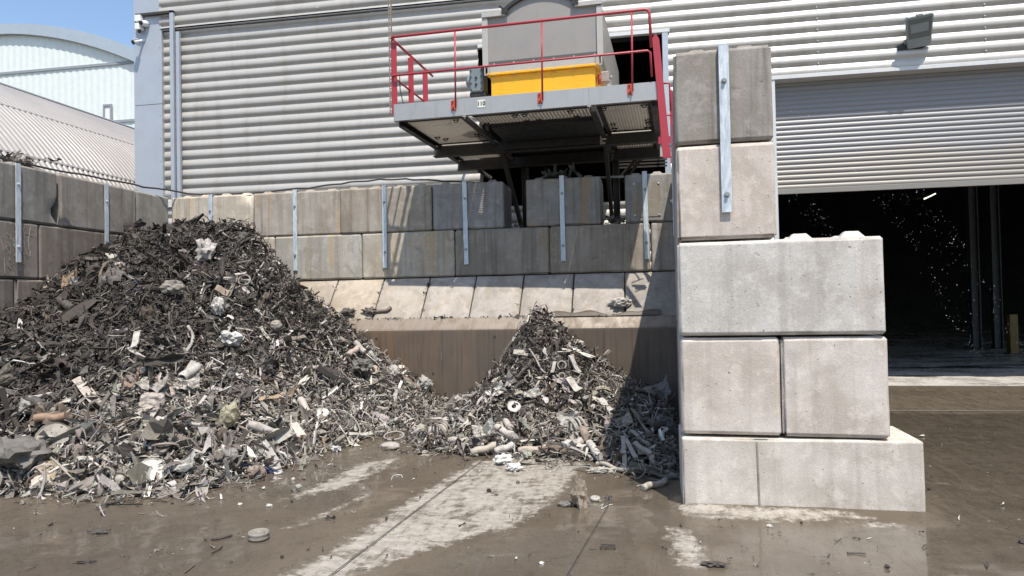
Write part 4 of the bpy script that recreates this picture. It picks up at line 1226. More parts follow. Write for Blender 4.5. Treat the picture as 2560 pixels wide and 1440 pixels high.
NTMP = 30
def tmpl_ribbon(r):
    n = 7; t = np.linspace(-.5, .5, n)
    k = r.uniform(-4, 4); k2 = r.uniform(-2.5, 2.5)
    ang = k * t + 0.5 * k2 * np.sin(t * 6)
    x = np.cumsum(np.cos(ang)) / n; z = np.cumsum(np.sin(ang)) / n
    x -= x.mean(); z -= z.mean()
    y = 0.12 * np.sin(t * r.uniform(1, 5) + r.uniform(0, 6))
    w = r.uniform(.025, .10) * (1 + .35 * r.standard_normal(n))
    tw = r.uniform(-1.5, 1.5) * t
    c = r.uniform(-.5, .5)
    V = []
    for i in range(n):
        for s, dz in ((-1, 0), (0, c * w[i]), (1, 0)):
            V.append((x[i] - np.sin(ang[i]) * (dz + s * w[i] * np.sin(tw[i])), y[i] + s * w[i] * np.cos(tw[i]), z[i] + np.cos(ang[i]) * (dz + s * w[i] * np.sin(tw[i]))))
    F = [(i * 3 + j, i * 3 + j + 1, i * 3 + j + 4, i * 3 + j + 3) for i in range(n - 1) for j in range(2)]
    return np.array(V), np.array(F), False
def tmpl_shard(r):
    nx, ny = 5, 4
    V = []
    a, b = r.uniform(-1.6, 1.6, 2); asp = r.uniform(.18, .5)
    for i in range(nx):
        for j in range(ny):
            u, v = i / (nx - 1) - .5, j / (ny - 1) - .5
            e = .11 if (i in (0, nx - 1) or j in (0, ny - 1)) else .04
            u2, v2 = u + r.normal(0, e), v + r.normal(0, e)
            V.append((u2, v2 * asp, a * u * u * .6 + b * u * v + .05 * r.standard_normal()))
    F = [(i * ny + j, (i + 1) * ny + j, (i + 1) * ny + j + 1, i * ny + j + 1) for i in range(nx - 1) for j in range(ny - 1)]
    return np.array(V), np.array(F), False
def tmpl_tube(r, rad, curve, n=7, m=5, smooth=True):
    t = np.linspace(-.5, .5, n)
    k1, k2 = r.uniform(-curve, curve, 2)
    ang = k1 * t + r.uniform(-1, 1) * curve * .3 * np.sin(t * 8)
    x = np.cumsum(np.cos(ang)) / n; z = np.cumsum(np.sin(ang)) / n; y = .08 * k2 * (t * t * 2)
    C = np.stack([x - x.mean(), y, z - z.mean()], 1)
    V = []
    for i in range(n):
        T = C[min(i + 1, n - 1)] - C[max(i - 1, 0)]; T /= np.linalg.norm(T)
        A = np.cross(T, (0, 1, 0)); A /= np.linalg.norm(A); B = np.cross(T, A)
        rr_ = rad * (1 + .2 * r.standard_normal())
        for j in range(m):
            q_ = 2 * PI * j / m
            V.append(C[i] + (A * np.cos(q_) + B * np.sin(q_)) * rr_)
    F = [(i * m + j, i * m + (j + 1) % m, (i + 1) * m + (j + 1) % m, (i + 1) * m + j) for i in range(n - 1) for j in range(m)]
    return np.array(V), np.array(F), smooth
def tmpl_chunk(r):
    bm = bmesh.new(); bmesh.ops.create_cube(bm, size=.8)
    bmesh.ops.subdivide_edges(bm, edges=bm.edges, cuts=2, use_grid_fill=True)
    V = np.array([v.co[:] for v in bm.verts]); F = np.array([[v.index for v in f.verts] for f in bm.faces])
    bm.free()
    nn = V / np.linalg.norm(V, axis=1)[:, None]
    V = V * .45 + nn * .28
    V = V * (1 + .22 * r.standard_normal((len(V), 1))) * r.uniform(.45, 1, 3)
    return V, F, False
def tmpl_angle(r):   # bent plate / angle iron
    a = r.uniform(.08, .22); b = r.uniform(.06, .2); k = r.uniform(-.3, .3)
    V = []
    n = 4
    for i in range(n):
        u = i / (n - 1) - .5; zz_ = k * u * u
        V += [(u, -a + .02 * r.standard_normal(), zz_), (u, 0, zz_ + .01 * r.standard_normal()), (u, .02, zz_ + b * (1 + .3 * r.standard_normal()))]
    F = [(i * 3 + j, i * 3 + j + 1, i * 3 + j + 4, i * 3 + j + 3) for i in range(n - 1) for j in range(2)]
    return np.array(V), np.array(F), False
tr_ = np.random.default_rng(3)
TM = {'ribbon': [tmpl_ribbon(tr_) for _ in range(NTMP)], 'shard': [tmpl_shard(tr_) for _ in range(NTMP)],
      'wire': [tmpl_tube(tr_, tr_.uniform(.012, .03), 5) for _ in range(NTMP)],
      'rod': [tmpl_tube(tr_, tr_.uniform(.04, .085), .9, 4, 7) for _ in range(14)],
      'chunk': [tmpl_chunk(tr_) for _ in range(14)], 'angle': [tmpl_angle(tr_) for _ in range(14)]}
KINDS = list(TM)
def normals(Hf, x, y, e=.08):
    dx = (Hf(x + e, y) - Hf(x - e, y)) / (2 * e); dy = (Hf(x, y + e) - Hf(x, y - e)) / (2 * e)
    n = np.stack([-dx, -dy, np.ones_like(dx)], 1)
    n[:, :2] = np.clip(n[:, :2], -1.4, 1.4)
    return n / np.linalg.norm(n, axis=1)[:, None]
def frames(n, tilt, r):
    k = len(n)
    z = n + r.normal(0, 1, (k, 3)) * tilt[:, None]
    z /= np.linalg.norm(z, axis=1)[:, None]
    a = r.normal(0, 1, (k, 3)); x = a - z * (a * z).sum(1)[:, None]
    x /= np.linalg.norm(x, axis=1)[:, None]
    y = np.cross(z, x)
    return np.stack([x, y, z], 2)
def fragments(P, N, size, tilt, kinds, colr, r, zoff):
    """all fragments as one set of arrays"""
    Vs, Fs, Cs, Ss = [], [], [], []
    base = 0
    R = frames(N, tilt, r)
    for ki, kd in enumerate(KINDS):
        T = TM[kd]
        ti = r.integers(0, len(T), len(P))
        for q_ in range(len(T)):
            sel = np.where((kinds == ki) & (ti == q_))[0]
            if not len(sel): continue
            V, F, sm = T[q_]
            S = size[sel][:, None, None] * np.array([1, 1, 1])[None, None]
            st = r.uniform(.75, 1.3, (len(sel), 1, 3)) * np.array([1.22, .82, .9])
            Q = np.einsum('nij,nvj->nvi', R[sel], V[None] * S * st) + (P[sel] + N[sel] * zoff[sel][:, None])[:, None, :]
            Vs.append(Q.reshape(-1, 3))
            Fs.append((F[None] + (np.arange(len(sel)) * len(V))[:, None, None]).reshape(-1, 4) + base)
            base += len(sel) * len(V)
            Cs.append(np.repeat(colr[sel], len(V), 0)); Ss.append(np.full(len(sel) * len(F), sm))
    return np.concatenate(Vs), np.concatenate(Fs), np.concatenate(Cs), np.concatenate(Ss)
def heap(name, Hf, bbox, n, sizef, tonef, label, seed, step=.05, extra=None):
    r = np.random.default_rng(seed)
    x0, x1, y0, y1 = bbox
    # mound under the fragments
    ax_, ay_ = np.arange(x0, x1 + .01, step), np.arange(y0, y1 + .01, step)
    X, Y = np.meshgrid(ax_, ay_, indexing='ij')
    Z = Hf(X, Y) - 0.05 + 0.10 * fbm(X, Y, 7, 3, 3.0)
    Z = np.maximum(Z, -0.3)
    a0, a1 = X.shape
    ix = np.arange(a0 * a1).reshape(a0, a1)
    Q = np.stack([ix[:-1, :-1], ix[1:, :-1], ix[1:, 1:], ix[:-1, 1:]], -1).reshape(-1, 4)
    keep = (Z.ravel()[Q] > -0.12).any(1)
    Q = Q[keep]
    V0 = np.stack([X, Y, Z], -1).reshape(-1, 3)
    used, inv = np.unique(Q.ravel(), return_inverse=True)
    V0 = V0[used]; Q = inv.reshape(-1, 4)
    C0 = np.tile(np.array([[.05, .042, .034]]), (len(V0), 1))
    # fragments
    m = int(n * 3.2)
    px_, py_ = r.uniform(x0, x1, m), r.uniform(y0, y1, m)
    pz = Hf(px_, py_)
    nr = normals(Hf, px_, py_)
    good = (pz > -0.05) & ok(px_, py_, pz) & (r.random(m) < .55 / np.clip(nr[:, 2], .35, 1))
    # skip the slope that faces away from everything (behind the ridge)
    sel = np.where(good)[0][:n]
    P = np.stack([px_, py_, pz], 1)[sel]; N = nr[sel]
    if extra is not None:
        ep = extra(r); P = np.concatenate([P, ep]); N = np.concatenate([N, np.tile([[0, 0, 1.]], (len(ep), 1))])
    if KD is not None:
        near = np.array([KD.find(p)[2] for p in P])
        keep_ = (near > .075) | (r.random(len(P)) < .12)
        P, N = P[keep_], N[keep_]
    k = len(P)
    tone, big = tonef(P, r), sizef(P, r)
    size = np.exp(r.normal(0, .46, k)) * big * np.where(r.random(k) < .02, 1.8, 1)
    kinds = r.choice(len(KINDS), k, p=[.38, .19, .22, .08, .05, .08])
    size = np.where(kinds == 2, size * 1.7, size); size = np.where(kinds == 4, size * .55, size); size = np.where(kinds == 1, size * .68, size); size = np.where(kinds == 0, size * 1.12, size)
    size = np.clip(size, .03, .50)
    size = np.where(P[:, 2] < .013, size * .55, size)
    u = r.random(k)
    dark = np.array([.050, .041, .033]); mid = np.array([.175, .152, .126]); lite = np.array([.37, .34, .30]); rust = np.array([.105, .075, .052])
    C = np.where((u < 1 - tone)[:, None], dark, np.where((u < 1 - tone * np.where(P[:, 2] < 1.1, .40, .30))[:, None], mid, lite))
    C = np.where((r.random(k) < .03)[:, None], rust, C)
    C = C * np.exp(r.normal(0, .28, (k, 1))) * (1 + r.normal(0, .03, (k, 3)))
    odd = r.random(k)
    C = np.where((odd < .00025)[:, None], np.array([[.06, .09, .20]]), C)
    C = np.clip(C, .012, .66)
    tilt = np.abs(r.normal(.36, .36, k))
    zoff = r.normal(.015, .045, k) + .03 * (size > .2)
    V, F, Cc, S = fragments(P, N, size, tilt, kinds, C, r, zoff)
    VV = np.concatenate([V0, V]); FF = np.concatenate([Q, F + len(V0)]); CC = np.concatenate([C0, Cc])
    VV[len(V0):, 2] = np.maximum(VV[len(V0):, 2], .006)
    if name == 'scrap_heap':
        VV[:, 0] = np.clip(VV[:, 0], -8.49, .295 + (VV[:, 1] - 6.1) * .043)
    me = mesh_np(name, VV, FF, False)
    me.polygons.foreach_set('use_smooth', np.concatenate([np.ones(len(Q), bool), S]))
    at = me.attributes.new('col', 'FLOAT_COLOR', 'POINT')
    at.data.foreach_set('color', np.concatenate([CC, np.ones((len(CC), 1))], 1).astype(np.float32).ravel())
    me.materials.append(M_SCRAP)
    o = put(bpy.data.objects.new(name, me))
    return tag(o, label, None, None, 'stuff')
KD = None
def lin(v, a, b): return np.clip((v - a) / (b - a), 0, 1)
def tone1(P, r):
    x, y, z = P.T
    g = .29 + .78 * lin(z, 1.5, .4) * lin(x, -6.9, -5.2)
    g += .26 * lin(x, -6.6, -5.6) * lin(z, 1.2, 2.4)
    g -= .26 * lin(x, -5.7, -7.0)
    g += .75 * fbm(x, y, .9, 4, 31.0)
    return np.clip(g, .05, .95)
def size1(P, r):
    x, y, z = P.T
    return .105 + .065 * lin(y, 8.2, 6.0) + .03 * lin(x, -6.0, -7.5)
def tone2(P, r):
    x, y, z = P.T
    g = .40 + .50 * lin(z, .8, .1) + .6 * fbm(x, y, 1.2, 4, 51.0)
    return np.clip(g, .12, .85)
def size2(P, r):
    x, y, z = P.T
    return .092 + .06 * lin(z, .6, .1)
def edge(foot, n, spread, lim):
    def f(r):
        out_ = []
        while len(out_) < n:
            i = r.integers(lim[0], lim[1]); a, b = np.array(foot[i]), np.array(foot[i + 1]); t_ = r.random()
            p = a * (1 - t_) + b * t_ + r.normal(0, spread, 2) * (1, 1)
            if p[1] < 10.9 and p[0] < .25 and p[0] > -8.4: out_.append((p[0], p[1], .012))
        return np.array(out_)
    return f
# ------------------------------------------------------------------ single pieces one can point at
def hit(x, y):
    d = ray(x, y).normalized()
    ts = np.arange(3.0, 14.5, .015)
    X = CAM.x + d.x * ts; Y = CAM.y + d.y * ts; Z = CAM.z + d.z * ts
    below = Z < HT(X, Y)
    # steel wall and slope in front
    wall = (Y > 11.05) & (Z < 1.31) | (Z >= 1.31) & (Z < 2.17) & (Y > 11.06 + (Z - 1.31) * .9)
    k = np.where(below | wall)[0]
    i = k[0] if len(k) else len(ts) - 1
    p = Vector((X[i], Y[i], Z[i]))
    if p.z > .05: p = p - d * .05      # sit on the fragments, not in them
    return p
def hn(p):
    n = normals(HT, np.array([p.x]), np.array([p.y]), .15)[0]
    return Vector(n)
SOLO_V = []
def solo(mb, name, label, cat, color, group=None, smooth=False, mat=None):
    V = np.array(mb.v)
    SOLO_V.extend(mb.v[::max(1, len(mb.v) // 60)])
    c = Vector(((V[:, 0].min() + V[:, 0].max()) / 2, (V[:, 1].min() + V[:, 1].max()) / 2, V[:, 2].min()))
    mb.v = [(a - c.x, b - c.y, d - c.z) for a, b, d in mb.v]
    o = mb.build(name, mat or M_PIECE)
    o.location = c
    o.color = (*color, 1)
    return tag(o, label, cat, group)
def frame(n, hint):
    n = Vector(n).normalized(); x = Vector(hint); x = (x - n * x.dot(n)).normalized()
    return x, n.cross(x), n
def disc(px, n, dia, th, label, color, name='metal_disc', cat='disc', lift=.05, hole=0, asp=1.0, dent=.02, hint=(1, 0, 0)):
    p = hit(*px) + Vector((0, 0, lift)); X, Y, Z = frame(n, hint)
    mb = MB(); k = 36; rings = [hole, .35, .7, .93, 1.0] if hole else [0.001, .35, .7, .93, 1.0]
    G = []
    rj = [1 + .03 * math.sin(3 * i * 2 * PI / k + 1) + random.uniform(-.012, .012) for i in range(k)]
    for s in (1, -1):
        for a, f in enumerate(rings):
            for i in range(k):
                t = 2 * PI * i / k
                rr_ = dia / 2 * f * (rj[i] if f > .8 else 1)
                z = s * th / 2 + (dent * math.sin(f * 4 + t) * f + (.012 if f >= 1 else 0))
                G.append(p + X * (rr_ * math.cos(t)) + Y * (rr_ * asp * math.sin(t)) + Z * z)
    nr_ = len(rings); F = []
    for s in (0, 1):
        for a in range(nr_ - 1):
            for i in range(k):
                q_ = [s * nr_ * k + a * k + i, s * nr_ * k + a * k + (i + 1) % k, s * nr_ * k + (a + 1) * k + (i + 1) % k, s * nr_ * k + (a + 1) * k + i]
                F.append(tuple(q_))
    for a in ((nr_ - 1,) if not hole else (0, nr_ - 1)):
        for i in range(k): F.append((a * k + i, a * k + (i + 1) % k, nr_ * k + a * k + (i + 1) % k, nr_ * k + a * k + i))
    mb.add(G, F)
    return solo(mb, name, label, cat, color)
def plank(a, b, wd, th, label, color, name='flat_bar', cat='bar', lift=.06, nseg=6, twist=.15, curl=.02, group=None, la=0, lb=0, up=None):
    A = hit(*a) + Vector((0, 0, lift + la)); B = hit(*b) + Vector((0, 0, lift + lb))
    n = Vector(up) if up else (hn((A + B) / 2) + Vector((0, -.5, .2)))
    X, Y, Z = frame(n, B - A)
    mb = MB(); G = []
    for i in range(nseg + 1):
        t = i / nseg; p = A.lerp(B, t) + Z * (curl * math.sin(t * 5 + 1)); a_ = twist * (t - .5)
        s = Y * math.cos(a_) + Z * math.sin(a_); u = Z * math.cos(a_) - Y * math.sin(a_)
        w_ = wd * (1 + random.uniform(-.08, .08))
        G += [p - s * w_ / 2 - u * th / 2, p + s * w_ / 2 - u * th / 2, p + s * w_ / 2 + u * th / 2, p - s * w_ / 2 + u * th / 2]
    F = [(0, 1, 2, 3), tuple(nseg * 4 + j for j in (3, 2, 1, 0))]
    for i in range(nseg):
        for j in range(4): F.append((i * 4 + j, i * 4 + (j + 1) % 4, (i + 1) * 4 + (j + 1) % 4, (i + 1) * 4 + j))
    mb.add(G, F)
    return solo(mb, name, label, cat, color, group)
def pipe(a, b, r, label, color, name='pipe', cat='pipe', lift=.05, bend=0.0, group=None, hollow=True, la=0, lb=0, dents=.04):
    A = hit(*a) + Vector((0, 0, lift + la)); B = hit(*b) + Vector((0, 0, lift + lb))
    t = (B - A); s = t.cross(Vector((0, 0, 1))).normalized()
    pts = []; n = 10
    for i in range(n + 1):
        u = i / n; pts.append(A.lerp(B, u) + s * (bend * math.sin(u * PI)) + Vector((0, 0, .01 * math.sin(u * 7))))
    mb = MB()
    rs = [r * (1 + random.uniform(-dents, dents)) for _ in pts]
    if hollow:
        mb.tube(pts, rs, 14, cap=False)
        mb.tube([pts[0], pts[0] + (pts[1] - pts[0]) * .001, pts[1]], [rs[0], r * .78, r * .76], 14, cap=False)
        mb.tube([pts[-1], pts[-1] + (pts[-2] - pts[-1]) * .001, pts[-2]], [rs[-1], r * .78, r * .76], 14, cap=True)
    else:
        mb.tube([pts[0] - (pts[1] - pts[0]).normalized() * r * .25] + pts + [pts[-1] + (pts[-1] - pts[-2]).normalized() * r * .25], [r * .7] + rs + [r * .7], 14)
    return solo(mb, name, label, cat, color, group)
def crumple(px, size, label, color, name='crumpled_metal', cat='scrap', lift=.03, seed=0, rough=.35, rz=0.0, cuts=5, group=None, tilt=(0, 0), taper=0.0):
    p = hit(*px)
    bm = bmesh.new(); bmesh.ops.create_icosphere(bm, subdivisions=3, radius=.5)
    off = Vector((seed * 3.1, seed * 1.7, seed * .9))
    Rm = Matrix.Rotation(rz, 4, 'Z') @ Matrix.Rotation(tilt[0], 4, 'X') @ Matrix.Rotation(tilt[1], 4, 'Y')
    for v in bm.verts:
        d = v.co.normalized()
        k = 1 + rough * (abs(mnoise.noise(d * 1.7 + off)) * 2.0 - .5) + rough * .5 * (abs(mnoise.noise(d * 3.6 + off)) - .25) * 1.5
        v.co = d * .5 * k
        if taper:
            q_ = max(.12, 1 - taper * (v.co.z + .45)); v.co.x *= q_; v.co.y *= q_
        v.co = Rm @ Vector((v.co.x * size[0], v.co.y * size[1], v.co.z * size[2]))
    mz = min(v.co.z for v in bm.verts)
    mb = MB(); mb.add([v.co + p + Vector((0, 0, -mz * .85 + lift)) for v in bm.verts], [tuple(v.index for v in f.verts) for f in bm.faces]); bm.free()
    return solo(mb, name, label, cat, color, group)
def sheet(px, lx, ly, n, hint, label, color, name='metal_sheet', cat='metal sheet', lift=.06, curl=.12, seed=1, th=.006, ragged=.1, hole=False, mat=None):
    p = hit(*px) + Vector((0, 0, lift)); X, Y, Z = frame(n, hint)
    k = 15; G = []
    off = Vector((seed * 5.3, seed * 2.1, 0))
    for s in (1, -1):
        for i in range(k):
            for j in range(k):
                u, v = i / (k - 1) - .5, j / (k - 1) - .5
                e = 1 - ragged * abs(mnoise.noise(Vector((u * 3, v * 3, 0)) + off)) * (1 if max(abs(u), abs(v)) > .45 else .0) * 2
                z = curl * (u * u * 1.6 + .8 * u * v) + .35 * curl * mnoise.noise(Vector((u * 4, v * 4, 1)) + off) + .12 * curl * mnoise.noise(Vector((u * 11, v * 11, 1)) + off)
                G.append(p + X * (u * lx * e) + Y * (v * ly * e) + Z * (z + s * th / 2))
    F = []
    for s in (0, 1):
        for i in range(k - 1):
            for j in range(k - 1):
                if hole and i in (9, 10) and j in (6, 7): continue
                b = s * k * k; F.append((b + i * k + j, b + (i + 1) * k + j, b + (i + 1) * k + j + 1, b + i * k + j + 1))
    rim = [i * k for i in range(k)] + [(k - 1) * k + j for j in range(1, k)] + [i * k + k - 1 for i in range(k - 2, -1, -1)] + [j for j in range(k - 2, 0, -1)]
    for i in range(len(rim)):
        a, b = rim[i], rim[(i + 1) % len(rim)]; F.append((a, b, b + k * k, a + k * k))
    mb = MB(); mb.add(G, F)
    return solo(mb, name, label, cat, color, mat=mat)
def wire(pts, r, label, color, name='wire', cat='wire', lift=.03, group=None, n=6, lifts=None, sub=6):
    Q = [hit(*p) + Vector((0, 0, lift + (lifts[i] if lifts else 0))) for i, p in enumerate(pts)]
    P = []
    for i in range(len(Q) - 1):   # catmull-rom
        p0, p1, p2, p3 = Q[max(i - 1, 0)], Q[i], Q[i + 1], Q[min(i + 2, len(Q) - 1)]
        for k in range(sub):
            t = k / sub
            P.append(.5 * ((2 * p1) + (p2 - p0) * t + (2 * p0 - 5 * p1 + 4 * p2 - p3) * t * t + (3 * p1 - p0 - 3 * p2 + p3) * t ** 3))
    P.append(Q[-1])
    return solo(MB().tube(P, r, n), name, label, cat, color, group)
def coil(px, R, turns, r, axis, label, color, pitch=.035, lift=.1):
    p = hit(*px) + Vector((0, 0, lift)); X, Y, Z = frame(axis, (.3, .2, 1))
    pts = []
    n = int(turns * 18)
    for i in range(n + 1):
        a = i / 18 * 2 * PI; pts.append(p + X * (R * math.cos(a)) + Y * (R * math.sin(a)) + Z * (pitch * (i / 18 - turns / 2) + .01 * math.sin(a * .7)))
    return solo(MB().tube(pts, r, 7), 'coil_spring', label, 'spring', color)
def ring(px, R, r, n, label, color, lift=.03, asp=1.0, name='metal_ring', cat='ring'):
    p = hit(*px) + Vector((0, 0, lift)); X, Y, Z = frame(n, (1, .1, 0))
    pts = [p + X * (R * math.cos(2 * PI * i / 24)) + Y * (R * asp * math.sin(2 * PI * i / 24)) for i in range(24)]
    return solo(MB().tube(pts, r, 8, closed=True), name, label, cat, color)

PALE, LT, GY_, DK, RU = (.42, .395, .35), (.34, .315, .275), (.24, .22, .19), (.075, .065, .055), (.20, .125, .075)
PINK = (.40, .355, .315)
C_ = (0, -.75, .6)
# big heap
disc((378, 1199), (.12, -.62, .77), .33, .012, 'large pale flat disc leaning at the front foot of the big heap', (.50, .47, .42), lift=.07, asp=.98)
disc((384, 1072), (-.1, -.75, .6), .25, .010, 'pale oval lid in the light lower middle of the big heap', PALE, name='can_lid', cat='lid', lift=.10, asp=.8)
disc((132, 1118), (.2, -.8, .55), .33, .012, 'mottled rusty round plate low on the left side of the big heap', (.27, .24, .20), lift=.10)
disc((806, 1047), (.1, -.8, .6), .16, .012, 'small white disc with a hole near the right foot of the big heap', (.55, .53, .48), hole=.18, lift=.08)
plank((196, 972), (246, 1036), .105, .045, 'pale broad plank lying on the left slope of the big heap', (.44, .38, .32), 'plank', 'plank', lift=.10)
plank((347, 852), (332, 890), .075, .03, 'short upright pale bar in the middle of the big heap', PALE, lift=.10)
plank((732, 1082), (770, 1128), .105, .02, 'speckled pale square plate at the right foot of the big heap', (.46, .41, .36), 'metal_plate', 'plate', lift=.10)
plank((645, 1026), (712, 1004), .06, .012, 'rust-stained sliver lying across the right lower slope of the big heap', (.36, .27, .18), 'metal_strip', 'strip', lift=.11, curl=.03)
plank((318, 892), (394, 930), .035, .02, 'thin light slat in the middle of the big heap', LT, 'slat', 'slat', lift=.09)
plank((484, 925), (455, 968), .06, .03, 'short pale offcut near the bright centre of the big heap', LT, 'offcut', 'offcut', lift=.09)
plank((540, 740), (572, 752), .10, .05, 'small brown wooden block high on the big heap', (.25, .19, .14), 'wood_block', 'wood', lift=.10)
crumple((516, 652), (.27, .22, .30), 'pale cloth-like crumpled lump high on the big heap', (.40, .365, .33), 'crumpled_bag', 'bag', .02, 3, .5)
crumple((544, 786), (.17, .15, .24), 'whitish faceted chunk under the dark hollow of the big heap', (.46, .44, .39), 'rubble_chunk', 'chunk', .0, 5, .3)
crumple((432, 742), (.32, .25, .22), 'dull crumpled box-like scrap on the upper slope of the big heap', (.25, .225, .19), seed=7, rough=.3)
crumple((690, 835), (.17, .17, .16), 'round dented cap half sunk in a dark hollow on the right of the big heap', (.28, .25, .21), 'dented_cap', 'cap', .05, 9, .12)
crumple((575, 870), (.30, .2, .2), 'light crumpled foil lump in the bright middle of the big heap', (.48, .465, .43), seed=11, rough=.55)
crumple((575, 1075), (.24, .18, .26), 'yellowish crushed bottle-shaped scrap near the lower right of the big heap', (.30, .27, .18), 'crushed_bottle', 'bottle', .05, 13, .35)
crumple((640, 1195), (.2, .16, .14), 'brownish rubble lump at the front right toe of the big heap', (.26, .20, .16), 'rubble_chunk', 'chunk', .0, 15, .25)
crumple((55, 1185), (.55, .4, .30), 'big crumpled grey sheet bundle at the bottom left edge of the big heap', (.13, .118, .103), 'crumpled_sheet', 'metal sheet', .02, 17, .5)
sheet((270, 712), .46, .34, (-.1, -.7, .7), (1, .1, .1), 'dark domed sheet with a pale patch on the upper left slope of the big heap', (.13, .115, .10), curl=-.3, lift=.12, seed=2)
sheet((120, 1060), .45, .30, (.2, -.6, .75), (1, 0, .1), 'dark curved sheet above the rusty pipe on the left of the big heap', (.16, .12, .09), curl=-.25, lift=.10, seed=3)
sheet((390, 995), .30, .20, (.0, -.4, .9), (1, .2, 0), 'bent grey tray-like sheet in the lower middle of the big heap', (.36, .33, .29), curl=.18, lift=.13, seed=4)
sheet((388, 1022), .30, .22, (.1, -.95, .25), (1, .1, -.1), 'speckled upright flap under the bent tray on the big heap', (.36, .31, .27), curl=.1, lift=.07, seed=5)
sheet((335, 975), .26, .20, (-.3, -.7, .6), (1, .2, .3), 'reddish brown battered panel left of the bent tray on the big heap', (.24, .165, .125), curl=.14, lift=.11, seed=6)
sheet((470, 985), .28, .17, (.2, -.7, .7), (1, .3, .1), 'pale torn sheet right of the bent tray on the big heap', (.42, .385, .34), curl=.14, lift=.11, seed=7)
sheet((118, 1200), .20, .19, (.15, -.85, .45), (1, .0, .15), 'tan square plate with a square hole at the left toe of the big heap', (.34, .27, .19), 'holed_plate', 'plate', lift=.09, curl=.03, seed=8, hole=True, ragged=.02)
sheet((450, 1185), .34, .17, (.0, -.6, .8), (1, .35, .1), 'folded light sheet beside the large pale disc at the heap toe', (.40, .38, .34), curl=.16, lift=.08, seed=9)
sheet((180, 715), .26, .3, (-.1, -.85, .5), (.8, .1, .5), 'rusty brown torn sheet near the upper left edge of the big heap', (.19, .125, .075), curl=.12, lift=.10, seed=10)
sheet((660, 935), .24, .17, (.3, -.7, .6), (1, .1, .2), 'dark flap over the hollow on the right slope of the big heap', (.10, .09, .08), curl=.2, lift=.10, seed=12)
pipe((88, 1076), (165, 1070), .045, 'rusty brown pipe lying level on the left side of the big heap', (.26, .17, .11), lift=.12)
pipe((72, 1022), (128, 1042), .05, 'dark wet pipe above the rusty one at the left of the big heap', (.09, .08, .07), lift=.10)
pipe((618, 1086), (708, 1112), .055, 'long pale tube pointing down right on the lower big heap', (.42, .385, .345), lift=.11, dents=.12)
pipe((752, 1020), (772, 1055), .05, 'pinkish tube standing near the right foot of the big heap', PINK, lift=.10)
pipe((455, 968), (492, 940), .055, 'pale dented tube in the bright centre of the big heap', (.42, .40, .36), lift=.10, dents=.12)
pipe((297, 1213), (312, 1219), .045, 'short open tube end at the toe of the big heap by the large disc', LT, lift=.05)
pipe((150, 770), (185, 792), .06, 'dark tube end on the upper left of the big heap', DK, lift=.10)
pipe((888, 876), (912, 900), .045, 'pale pink pipe leaning on the steel wall at the right of the big heap', PINK, lift=.12, hollow=False)
pipe((872, 904), (895, 886), .045, 'second pink pipe crossing the leaning one at the right of the big heap', (.40, .32, .28), lift=.10, hollow=False)
ring((611, 714), .085, .013, (.2, -.85, .5), 'thin wheel rim on the upper right slope of the big heap', (.24, .22, .19), lift=.08)
wire([(655, 672), (703, 629)], .011, 'straight rod sticking out of the upper right edge of the big heap', (.20, .17, .14), 'rod', 'rod', lift=.05, lifts=(0, .10))
wire([(150, 1005), (160, 985), (175, 975), (187, 990), (195, 1015)], .012, 'bent dark wire loop on the left of the big heap', DK, lift=.10)
wire([(470, 835), (482, 858), (478, 880), (465, 900)], .022, 'pale hooked tube near the dark hollow of the big heap', LT, 'hooked_tube', 'tube', lift=.10)
wire([(790, 1085), (835, 1060), (880, 1075), (900, 1100), (880, 1120)], .008, 'thin pale wire arching at the right foot of the big heap', LT, lift=.06, lifts=(0, .12, .12, .05, 0))
wire([(255, 1195), (270, 1160), (310, 1125), (350, 1130), (400, 1145)], .012, 'dirty white cable curling over the toe of the big heap', LT, 'cable', 'cable', lift=.08)
crumple((905, 945), (.3, .22, .2), 'dark shredded sheet bundle jutting over the right tongue of the big heap', (.12, .11, .095), seed=21, rough=.6, lift=.05)
crumple((985, 952), (.18, .16, .2), 'pale crushed box at the right tongue of the big heap', (.36, .335, .30), seed=22, rough=.35, lift=.04)
crumple((1062, 985), (.26, .2, .22), 'crinkled grey bag at the far right end of the big heap', (.34, .325, .30), 'crumpled_bag', 'bag', .03, 23, .5)
pipe((1005, 965), (1045, 985), .05, 'brown tube beside the crinkled bag at the far right of the big heap', (.27, .225, .185), lift=.10)
disc((935, 940), (.3, -.85, .4), .16, .02, 'tan can lid on the right tongue of the big heap', (.34, .29, .23), name='can_lid', cat='lid', lift=.10)
plank((870, 1098), (930, 1090), .07, .03, 'pale broken tile lying flat at the right toe of the big heap', PALE, 'broken_tile', 'tile', lift=.04)
# small heap
pipe((1180, 1142), (1236, 1124), .042, 'spotted tan cylinder lying in front of the small heap', (.40, .355, .29), 'cylinder_can', 'can', lift=.045, hollow=False)
pipe((1240, 1139), (1283, 1122), .040, 'clean pinkish cylinder right of the spotted one at the small heap', (.46, .42, .38), 'cylinder_can', 'can', lift=.045, hollow=False)
pipe((1298, 1138), (1366, 1131), .042, 'brown-stained cylinder lying level in front of the small heap', (.38, .31, .255), 'cylinder_can', 'can', lift=.045, hollow=False)
pipe((1122, 1115), (1168, 1114), .040, 'pale cylinder next to the wire coil at the left toe of the small heap', PINK, 'cylinder_can', 'can', lift=.06, hollow=False)
pipe((1240, 1086), (1280, 1106), .045, 'smooth pink cylinder pointing down right on the small heap', (.47, .42, .38), 'cylinder_can', 'can', lift=.08, hollow=False)
pipe((1263, 1074), (1278, 1092), .038, 'short cylinder just above the smooth pink one on the small heap', (.42, .37, .33), 'cylinder_can', 'can', lift=.10, hollow=False)
pipe((1115, 1066), (1108, 1096), .045, 'upright pinkish tube at the left side of the small heap', (.44, .39, .35), lift=.08, hollow=False)
